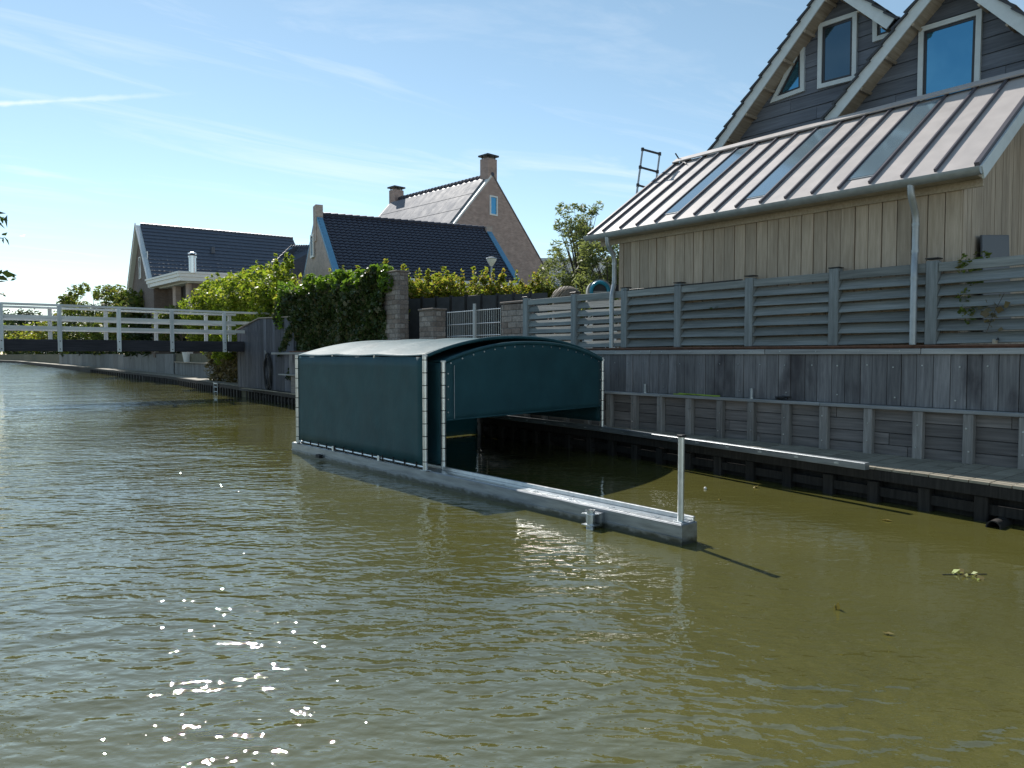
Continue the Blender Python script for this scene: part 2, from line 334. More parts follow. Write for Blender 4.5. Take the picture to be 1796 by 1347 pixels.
# ------------------------------------------------------------------ the setting
def strip(name, pts, z, mat):
    me = bpy.data.meshes.new(name); me.from_pydata([(x, y, z) for x, y in pts], [], [tuple(range(len(pts)))]); me.update(); return struct(link(name, me, mat))
strip('water', [(-30, -25), (40, -25), (40, 420), (-30, 420)], 0, 'water')
EDGE = [(8.9, -4), (9.0, .6), (9.24, 2.54), (9.74, 7.05), (10.05, 9.8), (10.35, 16), (10.55, 25), (11.2, 33), (12.9, 52), (14.7, 99), (17.0, 200), (12, 300), (-30, 420)]
def edge_x(y):
    for (x0, y0), (x1, y1) in zip(EDGE, EDGE[1:]):
        if y0 <= y <= y1: return x0+(x1-x0)*(y-y0)/(y1-y0)
    return EDGE[-1][0]
WX = 10.8                                                         # face of the quay wall
GZ = 1.97                                                         # level of the land behind it
land = [(11.05, -25), (900, -25), (900, 1200), (-900, 1200), (-900, 425), (-29, 421), (13.4, 301), (18.5, 200), (16.2, 99), (14.4, 52), (12.6, 36), (11.6, 33.2), (11.2, 33.2), (11.2, 26.5), (11.05, 26.5)]
g = MB().prism([(x, y, -1) for x, y in land], (0, 0, GZ+1)).build('ground', 'soil'); struct(g)
g = MB().prism([(-900, -25, -1), (-2.6, -25, -1), (-2.6, 60, -1), (-12, 330, -1), (-60, 424, -1), (-900, 424, -1)], (0, 0, 1.55)).build('far_bank_ground', 'soil'); struct(g)

# ------------------------------------------------------------------ quay wall, walkway and fence on the right
def quay_wall():
    t = thing('timber_quay_wall', 'weathered grey timber quay wall of vertical planks with bolts, under the louvre fence', 'quay wall', (WX, 5, .46))
    Y0, Y1 = -.6, 26.4
    box('backing', 'dark_wall', t, (WX+.06, Y0, -.8), (11.02, 26.5, 1.93), 0)
    y = Y0; i = 0; r = random.Random(3)
    while y < Y1:
        w = r.uniform(.17, .24) if y < 13 else .45
        x = WX+r.uniform(-.006, .008)
        p = box('plank', 'quay_plank', t, (x, y+.003, 1.17), (WX+.055, y+w-.004, 1.915), .004)
        if y < 13 and i % 2 == 0:
            for z in ([1.74] if i % 4 else [1.73, 1.29]):
                c = Vector((x, y+w*r.uniform(.3, .7), z+r.uniform(-.01, .01)))
                MB().tube([c+Vector((.004, 0, 0)), c-Vector((.012, 0, 0))], .011, 6).build('bolt', 'galv', p)
        y += w; i += 1
    y = Y0
    while y < Y1:
        c = box('cap_beam', 'quay_beam', t, (WX-.045, y+.004, 1.905), (WX+.1, y+2.4-.004, 1.985), .006)
        for k in range(4):
            if y < 13:
                q = Vector((WX-.045, y+.25+k*.62+r.uniform(-.05, .05), 1.953)); MB().tube([q, q-Vector((.01, 0, 0))], .009, 6).build('bolt', 'galv', c)
        y += 2.4
    box('steel_cap', 'rust', t, (WX-.03, Y0, 1.988), (WX+.14, Y1, 2.01), .003); box('steel_flange', 'rust', t, (WX-.05, Y0, 2.011), (WX+.16, Y1, 2.035), .003)
    y = Y0
    while y < Y1:
        box('fender_beam', 'quay_beam', t, (WX-.13, y+.003, 1.115), (WX+.03, y+3.1-.003, 1.165), .006); y += 3.1
    ys = [8.15, 7.6, 7.01, 6.47, 5.91, 5.37, 4.82, 4.26, 3.66, 3.11, 2.55, 1.98]
    ys = [v*1.149 for v in ys]+[10.0, 10.65, 11.3, 12, 12.6]
    for y in ys:
        y += r.uniform(-.02, .02); w = r.uniform(.058, .07)
        p = box('post', 'quay_post', t, (WX-.115, y-w, .40), (WX-.005, y+w, 1.113), .008)
        for z in (.62, .93):
            q = Vector((WX-.115, y+r.uniform(-.02, .02), z+r.uniform(-.04, .04))); MB().tube([q, q-Vector((.012, 0, 0))], .012, 6).build('bolt', 'galv', p)
    for k in range(4):
        y = Y0+k*.6; z = .42+k*.175
        while y < 13:
            l = r.uniform(1.9, 2.8); box('board', 'quay_board', t, (WX+r.uniform(-.004, .006), y+.003, z+.004), (WX+.055, min(y+l, 13)-.003, z+.171), .005); y += l
    box('lower_lining', 'quay_board', t, (WX+.01, 13.0, .42), (WX+.055, Y1, 1.11), 0)
quay_wall()

def walkway():
    t = thing('boardwalk', 'narrow ribbed timber boardwalk at the foot of the quay wall, outer strip in sunlight', 'boardwalk', (9.8, 5, 0))
    ZW = .46; r = random.Random(5); y = .2
    while y < 31.5:
        w = .222 if y < 11 else .45
        m = MB(); n = 12 if y < 11 else 5
        xa, xb = edge_x(y), edge_x(y+w); dz = r.uniform(-.003, .003)
        for k in range(n):
            f0, f1 = k/n, (k+1)/n-(.18 if n == 12 else .06)/n
            a0, a1 = xa+(WX-.02-xa)*f0, xa+(WX-.02-xa)*f1; b0, b1 = xb+(WX-.02-xb)*f0, xb+(WX-.02-xb)*f1
            m.hexa([(a0, y+.006, ZW-.03), (a1, y+.006, ZW-.03), (b1, y+w-.006, ZW-.03), (b0, y+w-.006, ZW-.03), (a0, y+.006, ZW+dz), (a1, y+.006, ZW+dz), (b1, y+w-.006, ZW+dz), (b0, y+w-.006, ZW+dz)])
        m.build('deck_board', 'deck', t); y += w
    seg = [(x, y) for x, y in EDGE if y <= 33]
    for (x0, y0), (x1, y1) in zip(seg, seg[1:]):
        beam('edge_beam', 'dark_pile', t, (x0+.05, y0, .36), (x1+.05, y1-.003, .36), .09, .13)
        beam('waling', 'dark_pile', t, (x0+.12, y0, .14), (x1+.12, y1-.003, .14), .07, .12)
        MB().prism([(x0+.22, y0, -.7), (x1+.22, y1, -.7), (x1+.27, y1, -.7), (x0+.27, y0, -.7)], (0, 0, 1.12)).build('sheet_board', 'dark_pile', t)
    y = .4
    while y < 33:
        x = edge_x(y)+r.uniform(0, .03); box('pile', 'dark_pile', t, (x+.02, y-.07, -.7), (x+.16, y+.07, .29+r.uniform(-.02, .01)), .01); y += .64 if y < 11 else .42
walkway()

def far_quay():
    t = thing('far_timber_quay', 'low dark piled quay edge with a sunlit ledge beyond the footbridge', 'quay', (13, 50, 0))
    seg = [(x, y) for x, y in EDGE if 33 <= y <= 300]
    for (x0, y0), (x1, y1) in zip(seg, seg[1:]):
        MB().hexa([(x0, y0, -.5), (x0+2.2, y0, -.5), (x1+2.2, y1, -.5), (x1, y1, -.5), (x0, y0, .47), (x0+2.2, y0, .47), (x1+2.2, y1, .47), (x1, y1, .47)]).build('ledge', 'deck', t)
        beam('edge_beam', 'dark_pile', t, (x0-.03, y0, .37), (x1-.03, y1, .37), .12, .16); beam('sheet_board', 'dark_pile', t, (x0-.02, y0, 0), (x1-.02, y1, 0), .06, .6)
    y = 33.3
    while y < 90:
        x = edge_x(y); box('pile', 'dark_pile', t, (x-.14, y-.08, -.5), (x, y+.08, .30), 0); y += .55 if y < 60 else 1.2
far_quay()

def louvre_fence():
    t = thing('louvre_fence', 'weathered grey louvred timber fence with square posts on top of the quay wall', 'fence', (WX+.1, 7, 2.03))
    ys = [1.3, 2.7, 4.10, 5.48, 6.94, 8.42, 9.73, 11.16, 12.75]; r = random.Random(9); Z0, Z1 = 2.04, 3.16
    for k, y in enumerate(ys):
        w = .075
        p = box('post', 'fence_post', t, (WX+.0, y-w, Z0), (WX+.14, y+w, Z1+.035+r.uniform(-.01, .02)), .006)
        box('post_cap', 'cap_black', p, (WX-.012, y-w-.012, Z1+.056), (WX+.152, y+w+.012, Z1+.07), .003)
    for k, (a, b) in enumerate(zip(ys, ys[1:])):
        a += .08; b -= .08; open_ = k >= 6
        box('top_rail', 'fence_slat', t, (WX+.015, a, Z1-.125), (WX+.055, b, Z1+r.uniform(-.006, .006)), .004)
        if k == 5: box('lead_strip', 'cap_black', t, (WX-.0, a-1.4, Z1+.004), (WX+.075, b+.1, Z1+.018), .002)
        n = 6; st = (Z1-.125-Z0-.02)/n
        for j in range(n):
            z = Z0+.02+j*st; d1, d2 = r.uniform(-.011, .011), r.uniform(-.011, .011); h = st*(.80 if open_ else .90); th = .03
            xb, xt = WX+.0, WX+.125
            if open_: xb, xt = WX+.03, WX+.095
            m = MB().hexa([(xb, a, z+d1), (xb+th, a, z+d1-.006), (xb+th, b, z+d2-.006), (xb, b, z+d2), (xt, a, z+h+d1), (xt+th, a, z+h+d1-.006), (xt+th, b, z+h+d2-.006), (xt, b, z+h+d2)])
            m.build('slat', 'fence_slat', t, bevel=.003)
louvre_fence()

# ------------------------------------------------------------------ timber annex with the metal roof
SW = 11.0                                                         # its canal-side wall
ES = 10.7/9.15
def annex():
    t = thing('timber_annex', 'timber boarded annex with a pinkish grey standing seam metal roof and three rooflights', 'annex', (12, 7, GZ))
    y0, y1 = 3.81, 10.04; r = random.Random(11)
    ex, ez, tx, tz = 10.66, 4.33, 13.50, 6.27
    yl, yr = 10.56, 3.50; sl = (tz-ez)/(tx-ex); nrm = Vector((-sl, 0, 1)).normalized(); dn = Vector((1, 0, sl)).normalized(); LEN = math.hypot(tx-ex, tz-ez)
    box('core', 'dark_wall', t, (SW+.03, y0+.03, GZ), (13.6, y1-.03, 4.2), 0)
    MB().prism([(SW+.03, y0+.03, 4.2), (13.6, y0+.03, 4.2), (13.6, y0+.03, 6.15), (SW+.1, y0+.03, 4.45)], (0, y1-y0-.06, 0)).build('attic_core', 'dark_wall', t)
    y = y0; i = 0
    while y < y1-.02:
        w = min(r.uniform(.195, .225), y1-y); box('wall_board', 'shed_board', t, (SW+r.uniform(-.014, .004), y+.006, GZ), (SW+.03, y+w-.006, 4.22), .003); y += w
    x = SW+.035
    while x < 13.6:                                               # gable end towards the viewer
        w = .15; zt = ez+sl*(x-ex)-.14
        MB().prism([(x+.004, y0+.03, GZ), (x+w-.004, y0+.03, GZ), (x+w-.004, y0+.03, zt+sl*w), (x+.004, y0+.03, zt)], (0, -.03-r.uniform(0, .006), 0)).build('wall_board', 'shed_board', t); x += w
        box('fascia', 'soffit_wood', t, (SW-.05, yr+.05, 4.13), (SW-.014, yl-.05, 4.235), .003) if x < SW+.3 else None
    box('soffit', 'soffit_wood', t, (10.74, yr+.06, 4.237), (SW+.05, yl-.06, 4.25), 0)
    # roof sheets and seams
    seams = [v*ES for v in (8.73, 8.34, 7.98, 7.59, 7.22, 6.83, 6.47, 6.11, 5.72, 5.34, 4.96, 4.60, 4.21, 3.83, 3.46)]
    E0 = Vector((ex, 0, ez)); up = nrm
    def quad(name, mat, ya, yb, s0, s1, h0, h1, parent=t, bev=0):
        P = lambda y, s, h: E0+Vector((0, y, 0))+dn*s+up*h
        return MB().hexa([P(ya, s0, h0), P(yb, s0, h0), P(yb, s1, h0), P(ya, s1, h0), P(ya, s0, h1), P(yb, s0, h1), P(yb, s1, h1), P(ya, s1, h1)]).build(name, mat, parent, bevel=bev)
    quad('roof_deck', 'dark_wall', yr+.02, yl-.02, 0.02, LEN, -.11, -.004)
    bounds = [yl]+seams+[yr]
    for k in range(len(bounds)-1):
        b, a = bounds[k], bounds[k+1]
        if k in (4, 8, 12):                                       # rooflights between seams
            quad('roof_panel', 'roof_metal', a, b, -.02, .34, -.002, .006); quad('roof_panel', 'roof_metal', a, b, LEN-.22, LEN, -.002, .006)
            w = quad('rooflight', 'zinc', a+.02, b-.02, .33, LEN-.21, .0, .022, bev=.003); quad('pane', 'skylight_glass', a+.05, b-.05, .36, LEN-.25, .0225, .028, w)
        else: quad('roof_panel', 'roof_metal', a, b, -.02, LEN, -.002, .006)
    for s in seams: quad('seam', 'seam_shade_metal', s-.017, s+.017, .06, LEN-.02, .0065, .052, bev=.003)
    quad('verge_strip', 'seam_shade_metal', yr-.01, yr+.05, -.02, LEN, -.01, .07); quad('barge_board', 'grey_paint', yr-.04, yr-.012, -.03, LEN, -.16, .02)
    quad('verge_strip', 'seam_shade_metal', yl-.05, yl+.01, -.02, LEN, -.01, .05); quad('barge_board', 'grey_paint', yl+.012, yl+.04, -.03, LEN, -.16, .02)
    quad('ridge_flashing', 'roof_metal', yr-.02, yl+.02, LEN-.15, LEN+.06, .056, .085, bev=.004)
    # half-round gutter
    m = MB(); n = 9; R = .085; gx, gz = ex-.03, ez-.015; V = []
    for Rr in (R, R-.007):
        for yy in (yr-.03, yl+.05):
            for k in range(n+1):
                a = math.pi+math.pi*k/n; V.append((gx+Rr*math.cos(a), yy, gz+Rr*math.sin(a)*1.15))
    q = n+1; Fc = []
    for k in range(n): Fc += [(k, k+1, q+k+1, q+k), (2*q+k, 3*q+k, 3*q+k+1, 2*q+k+1), (k, 2*q+k, 2*q+k+1, k+1), (q+k, q+k+1, 3*q+k+1, 3*q+k)]
    Fc += [(0, q, 3*q, 2*q), (n, 2*q+n, 3*q+n, q+n), tuple(range(q)), tuple(range(q, 2*q))]
    m.add(V, Fc).build('gutter', 'zinc', t, smooth=True)
    # downpipes: under the gutter, in to the wall, out over the fence and down to the steel cap
    for yy in (10.0, 4.31):
        p = [(gx, yy+.02, gz-.08), (gx, yy+.01, gz-.2), (gx+.03, yy+.01, gz-.26), (10.82, yy+.03, gz-.42), (10.855, yy+.03, gz-.52), (10.855, yy+.03, 3.34), (10.84, yy+.03, 3.28), (WX-.04, yy+.0, 3.12), (WX-.06, yy-.01, 3.02), (WX-.06, yy-.01, 2.04)]
        pp = tube('downpipe', 'zinc', t, p, .046, 12)
        for z in (3.72, 3.35): tube('pipe_clip', 'zinc', pp, [(10.855, yy+.03, z-.02), (10.855, yy+.03, z+.02)], .052, 12)
        tube('pipe_clip', 'zinc', pp, [(WX-.06, yy-.01, 2.98), (WX-.06, yy-.01, 2.94)], .052, 12)
annex()

# ------------------------------------------------------------------ dark gabled house behind the annex
def gabled_house():
    t = thing('gabled_house', 'tall house with twin gables clad in dark horizontal boards above the metal roof', 'house', (16, 6, GZ))
    r = random.Random(21)
    def gable(xw, left, right, zc, wins, depth, stop=None):
        """left/right: points of the barge board outer line (Y, z) on the plane of the overhang; 45-50 degree slopes"""
        OV = .42; xo = xw-OV
        (ya, za), (yb, zb), = left; (yc, zc2), (yd, zd) = right
        k1 = (zb-za)/(yb-ya); k2 = (zd-zc2)/(yd-yc)               # k1<0 (falls with growing Y), k2>0
        ay = (zc2-za+k1*ya-k2*yc)/(k1-k2); az = za+k1*(ay-ya)
        zb0 = zc
        yl_, yr_ = ay+(zb0-az)/k1, ay+(zb0-az)/k2
        box('wall_core', 'siding', t, (xw+.04, yr_+.5, GZ), (xw+depth, yl_-.5, zb0), 0)
        z = zb0; hb = .27
        MB().prism([(xw+.04, yr_+.2, zb0), (xw+.04, yl_-.2, zb0), (xw+.04, ay, az-.3)], (depth, 0, 0)).build('gable_core', 'siding', t)
        while z < az-.25:                                          # cladding boards, clipped by the slopes
            z1 = min(z+hb, az-.2); f = lambda zz, kk: ay+(zz-az+.14)/kk
            segs = [(f(z, k2), f(z, k1), f(z1, k2), f(z1, k1))]
            a0, b0, a1, b1 = segs[0]
            cuts = sorted([a0]+[c for c in (a0+r.uniform(.9, 1.6), a0+r.uniform(2.6, 3.4)) if c < b1-.2 and c > a1]+[b0])
            for i in range(len(cuts)-1):
                lo0, hi0 = cuts[i], cuts[i+1]; lo1 = a1 if i == 0 else lo0; hi1 = b1 if i == len(cuts)-2 else hi0
                if hi1-lo1 < .02: hi1 = lo1+.02
                x = xw+r.uniform(-.003, .003)
                MB().prism([(x, lo0+.003, z+.006), (x, hi0-.003, z+.006), (x+.018, hi1-.003, z1-.001), (x+.018, lo1+.003, z1-.001)], (.03, 0, 0)).build('cladding_board', 'siding', t)
            z += hb
        # roof slopes
        for kk, sgn in ((k1, 1), (k2, -1)):
            ye = ay+(5.2-az)/kk; d = Vector((0, ye-ay, 5.2-az)); L = d.length; d.normalize(); n = Vector((0, -d.z*sgn, abs(d.y)))*1.0
            n = Vector((0, sgn*abs(d.z), abs(d.y)))
            if stop and sgn == -1: L = math.hypot(stop[0]-ay, stop[1]-az)
            A = Vector((xo, ay, az))
            def slab(name, mat, x0, x1, s0, s1, h0, h1, par=t):
                P = lambda x, s, h: Vector((x, 0, 0))+Vector((0, A.y, A.z))+d*s+n*h
                return MB().hexa([P(x0, s0, h0), P(x1, s0, h0), P(x1, s1, h0), P(x0, s1, h0), P(x0, s0, h1), P(x1, s0, h1), P(x1, s1, h1), P(x0, s1, h1)]).build(name, mat, par)
            slab('barge_board', 'grey_paint', xo, xo+.03, .0, L, -.17, .03)
            sf = slab('soffit', 'soffit_wood', xo+.03, xw+.05, .05, L, -.15, -.13)
            s = .3
            while s < L: slab('noggin', 'soffit_wood', xo+.03, xw-.001, s, s+.05, -.20, -.151, sf); s += .62
            slab('roof_deck', 'dark_wall', xo+.02, xw+depth, 0, L, -.12, -.0)
            s = -.05
            while s < L:                                           # tile courses, each lapping the next
                P = lambda x, s_, h: Vector((x, A.y, A.z))+d*s_+n*h
                m = MB(); x = xo-.05
                x1 = xw+depth
                m.hexa([P(x, s, .005), P(x1, s, .005), P(x1, s+.33, .04), P(x, s+.33, .04), P(x, s, .035), P(x1, s, .035), P(x1, s+.33, .085), P(x, s+.33, .085)])
                m.build('tile_course', 'slate_tile', t); s += .30
        for (kind, pts) in wins: window(t, xw, kind, pts)
    def window(t, xw, kind, pts):
        P = [Vector((xw-.035, y, z)) for y, z in pts]; c = sum(P, Vector())/len(P)
        def ring(k0, k1, x0, x1, name, mat, par):
            m = MB(); n = len(P)
            def ins(k):
                out = []
                for i in range(n):
                    p, q, s = P[i-1], P[i], P[(i+1) % n]; e1 = (q-p).normalized(); e2 = (s-q).normalized()
                    n1 = Vector((0, -e1.z, e1.y)); n2 = Vector((0, -e2.z, e2.y))
                    if n1.dot(c-q) < 0: n1 = -n1
                    if n2.dot(c-q) < 0: n2 = -n2
                    b = (n1+n2); b = b/(b.dot(n1)); out.append(q+b*k)
                return out
            a, b = ins(k0), ins(k1)
            for i in range(n):
                j = (i+1) % n; v = [a[i], a[j], b[j], b[i]]; w = [Vector((x0, p.y, p.z)) for p in v]+[Vector((x1, p.y, p.z)) for p in v]
                m.hexa(w)
            return m.build(name, mat, par), b
        wf, ib = ring(0, .085, xw-.05, xw+.02, 'window', 'grey_paint', t)
        rf, ib2 = ring(.0855, .135, xw-.02, xw+.02, 'inner_frame', 'dark_frame', wf)
        MB().prism([(xw-.010, p.y, p.z) for p in ib2], (.008, 0, 0)).build('pane', kind, wf)
    X1, X2 = 14.3, 14.1
    def yz(px, py, X): p = onx(px, py, X); return (p.y, p.z)
    def poly(pts, X): return [yz(*p, X) for p in pts]
    gable(X1, [yz(1250, 262, X1-.42), yz(1431, 0, X1-.42)], [yz(1563, 33, X1-.42), yz(1510, -2, X1-.42)], 5.9,
          [('window_dark', poly(((1435, 157), (1437, 43), (1505, 20), (1503, 140)), X1)), ('window_glass', poly(((1352, 182), (1412, 63), (1412, 160)), X1)), ('window_glass', poly(((1532, 75), (1532, 22), (1580, 30), (1580, 60)), X1))], 7, yz(1566, 36, X1-.42))
    gable(X2, [yz(1449, 208, X2-.42), yz(1613, 0, X2-.42)], [yz(1800, 36, X2-.42), yz(1746, -2, X2-.42)], 5.9,
          [('window_glass', poly(((1609, 230), (1613, 50), (1724, 16), (1718, 190)), X2))], 7)
gabled_house()

# ------------------------------------------------------------------ floating boat shelter
def boat_shelter():
    t = thing('boat_shelter', 'dark green tarpaulin boat shelter with arched roof on a long steel pontoon', 'boat shelter', (7.8, 9, 0))
    N0, N1 = Vector((5.81, 4.45, 0)), Vector((5.53, 13.5, 0)); d = (N1-N0).normalized(); x = Vector((d.y, -d.x, 0)); Wd = .27
    def P(s, w, z): return N0+d*s+x*w+Vector((0, 0, z))
    L = (N1-N0).length
    def bar(name, mat, s0, s1, w0, w1, z0, z1, par=t, bev=.004):
        return MB().hexa([P(s0, w0, z0), P(s0, w1, z0), P(s1, w1, z0), P(s1, w0, z0), P(s0, w0, z1), P(s0, w1, z1), P(s1, w1, z1), P(s1, w0, z1)]).build(name, mat, par, bevel=bev)
    bar('pontoon', 'pontoon_steel', 0, L, 0, Wd, -.28, .205, bev=.006)
    pl = bar('deck_strip', 'alu', .012, L-.02, .01, Wd-.012, .2055, .212); bar('upstand', 'alu', .01, L, Wd-.055, Wd-.02, .2125, .262, pl)
    bar('side_weld_flange', 'pontoon_steel', .0, L, -.012, -.0005, .055, .075, bev=0)
    s = .35
    while s < 4.4: bar('bolt_plate', 'galv', s, s+.05, .08, .12, .2122, .217, pl, 0); s += .62
    # end post
    ep = P(.09, .11, 0); pp = tube('end_post', 'alu', t, [ep+Vector((0, 0, .2125)), ep+Vector((0, 0, 1.07))], .033, 16)
    box('post_cap', 'black_rubber', pp, ep+Vector((-.035, -.035, 1.07)), ep+Vector((.035, .035, 1.095)), .004); box('foot_plate', 'galv', pp, ep+Vector((-.055, -.055, .2125)), ep+Vector((.055, .055, .220)), .002)
    # pile sleeve on the outer side
    c = P(1.12, -.11, 0); m = MB(); n = 16; V = []
    for r_, z in ((.05, .0), (.05, .195), (.042, .195), (.042, .0)):
        for k in range(n): a = 2*math.pi*k/n; V.append((c.x+r_*math.cos(a), c.y+r_*math.sin(a), z))
    Fc = [(i*n+k, i*n+(k+1) % n, ((i+1) % 4)*n+(k+1) % n, ((i+1) % 4)*n+k) for i in range(4) for k in range(n)]
    sl = m.add(V, Fc).build('pile_sleeve', 'steel', t, smooth=True)
    for z in (.03, .15):
        MB().prism([P(1.04, -.175, z), P(1.2, -.175, z), P(1.2, -.0505, z), P(1.04, -.0505, z)], (0, 0, .007)).build('sleeve_plate', 'galv', sl)
    bar('sleeve_bracket', 'pontoon_steel', 1.02, 1.26, -.05, -.0005, .02, .165, sl)
    bar('fender_block', 'black_rubber', 7.75, 7.9, -.07, -.0005, .04, .1, t)
    # mooring rail along the boardwalk
    ra, rb, rc = Vector((9.22, 4.2, .49)), Vector((10.0, 9.55, .49)), Vector((10.22, 13.9, .49))
    for a, b in ((ra, rb), (rb, rc)):
        rl = beam('mooring_rail', 'pontoon_steel', t, a, b, .10, .085); up = beam('rail_top', 'zinc', rl, a+Vector((0, 0, .0445)), b+Vector((0, 0, .0445)), .094, .004)
        dd = (b-a).normalized(); s = .4
        while s < (b-a).length: q = a+dd*s; box('bolt_plate', 'galv', rl, q+Vector((-.06, -.03, -.01)), q+Vector((-.052, .03, .01)), 0); s += .62
    # two telescoping roof sections
    def section(L0, L1, R0, R1, zl, zr, tl, tr, rise, outer):
        L0, L1, R0, R1 = [Vector((*p, 0)) for p in (L0, L1, R0, R1)]
        def arch(u, v):
            a = L0.lerp(L1, v); b = R0.lerp(R1, v); p = a.lerp(b, u); zz = tl+(tr-tl)*u; c = 1-abs(2*u-1)**2.25
            return Vector((p.x, p.y, zz+rise*c))
        nu, nv = 36, 24; V = []
        for j in range(nv+1):
            v = j/nv; sag = abs(math.sin(math.pi*3*v))
            for i in range(nu+1):
                u = i/nu; p = arch(u, v); edge = min(1, u*8, (1-u)*8); p.z -= .038*sag*(.35+.65*edge); V.append(p)
        Fc = [(j*(nu+1)+i, j*(nu+1)+i+1, (j+1)*(nu+1)+i+1, (j+1)*(nu+1)+i) for j in range(nv) for i in range(nu)]
        rf = MB().add(V, Fc).build('roof_tarp', 'tarp_roof', t, smooth=True); md = rf.modifiers.new('thick', 'SOLIDIFY'); md.thickness = .006; md.offset = 1
        for v in ((0, 1/3, 2/3, 1) if outer else (0, 1)): tube('arch_tube', 'tarp' if v == 0 else 'alu', t, [arch(u/24, v)-Vector((0, 0, .03 if v else .012)) for u in range(25)], .028, 10)
        for v in ((0, 1)):
            for A_, zb, tt in ((L0.lerp(L1, v), zl, tl), (R0.lerp(R1, v), zr, tr)):
                p = tube('pole', 'alu', t, [A_+Vector((0, 0, zb)), A_+Vector((0, 0, tt-.01))], .037, 14)
                box('foot_plate', 'galv', p, A_+Vector((-.06, -.06, zb)), A_+Vector((.06, .06, zb+.012)), .002)
                z = zb+.13
                while z < tt-.05: tube('tie', 'black_rubber', p, [A_+Vector((0, 0, z-.006)), A_+Vector((0, 0, z+.006))], .0405, 10); z += .185
                MB().tube([A_+Vector((0, 0, tt-.012)), A_+Vector((0, 0, tt+.012))], .04, 10).build('pole_cap', 'white_paint', p)
        def sheet(name, a, b, z0, z1a, z1b, bulge, eye=True, mat='tarp'):
            a, b = Vector(a), Vector(b); dd = (b-a); nn = Vector((dd.y, -dd.x, 0)).normalized(); V = []; n1, n2 = 24, 10
            ga = dd.normalized()*.045; a2, b2 = a+ga, b-ga
            for j in range(n2+1):
                w = j/n2
                for i in range(n1+1):
                    u = i/n1; p = a2.lerp(b2, u); z = z0+(z1a+(z1b-z1a)*u-z0)*w
                    V.append(p+nn*(bulge*math.sin(math.pi*u)*math.sin(math.pi*w)+.004*math.sin(u*31)*math.sin(w*5))+Vector((0, 0, z)))
            o = MB().add(V, [(j*(n1+1)+i, j*(n1+1)+i+1, (j+1)*(n1+1)+i+1, (j+1)*(n1+1)+i) for j in range(n2) for i in range(n1)]).build(name, mat, t, smooth=True)
            md = o.modifiers.new('thick', 'SOLIDIFY'); md.thickness = .005; md.offset = 0; return o
        sd = sheet('side_tarp', L0, L1, zl+.07, tl-.02, tl-.02, .02)
        sheet('side_tarp', R0, R1, zr+(.12 if outer else .10), tr-.02, tr-.02, .02)
        if outer:
            nt = 13
            for k in range(nt): a = L0.lerp(L1, (k+.7)/(nt+.4)); MB().beam(a+Vector((-.012, 0, zl+.012)), a+Vector((-.012, 0, zl+.105)), .012, .012, (1, 0, 0)).build('bottom_tie', 'black_rubber', sd)
            tube('bottom_rail', 'alu', t, [L0+Vector((.01, .05, zl+.045)), L1+Vector((.01, -.05, zl+.045))], .018, 8)
            for v in (.30, .66): a = L0.lerp(L1, v); box('rail_stop', 'alu', t, a+Vector((-.03, -.03, zl)), a+Vector((-.012, .03, zl+.085)), .002)
        def gable_sheet(v, zb, name):
            a, b = L0.lerp(L1, v), R0.lerp(R1, v); n1, n2 = 32, 12; V = []; ga = (b-a).normalized()*.05
            for j in range(n2+1):
                w = j/n2
                for i in range(n1+1):
                    u = i/n1; top = arch(u, v); p = (a+ga).lerp(b-ga, u); zt = top.z-.03; V.append(Vector((p.x, p.y+.006*math.sin(u*23)*math.sin(w*3), zb+(zt-zb)*w)))
            o = MB().add(V, [(j*(n1+1)+i, j*(n1+1)+i+1, (j+1)*(n1+1)+i+1, (j+1)*(n1+1)+i) for j in range(n2) for i in range(n1)]).build(name, 'tarp', t, smooth=True)
            md = o.modifiers.new('thick', 'SOLIDIFY'); md.thickness = .005; md.offset = 0; return o
        if outer: gable_sheet(1, .03, 'end_tarp')
        else:
            fc = gable_sheet(0, .93, 'front_curtain')
            for k in range(17):
                u = (k+.6)/17.2; q = arch(u, 0); a = q+Vector((0, -.012, -.072)); MB().tube([a, a+Vector((0, -.006, 0))], .012, 8).build('eyelet', 'alu', fc)
            for A_, sgn in ((L0, 1), (R0, -1)):
                for k in range(4): a = A_+(R0-L0).normalized()*.085*sgn+Vector((0, -.012, 1.62-k*.19)); MB().tube([a, a+Vector((0, -.006, 0))], .011, 8).build('eyelet', 'alu', fc)
            a = L0+(R0-L0)*.052; MB().beam(a+Vector((0, -.012, .95)), a+Vector((0, -.012, 1.74)), .010, .004, (0, 1, 0)).build('seam_tape', 'zinc', fc)
            MB().tube([L0+(R0-L0).normalized()*.06+Vector((0, 0, .935)), R0-(R0-L0).normalized()*.06+Vector((0, 0, .935))], .013, 8).build('hem_bar', 'tarp', fc)
    section((5.66, 8.92), (5.55, 13.24), (10.08, 9.62), (10.25, 13.8), .2125, .535, 1.885, 1.83, .34, True)
    section((5.92, 8.83), (5.84, 12.6), (9.97, 9.50), (10.05, 13.2), .2125, .535, 1.80, 1.80, .31, False)
boat_shelter()

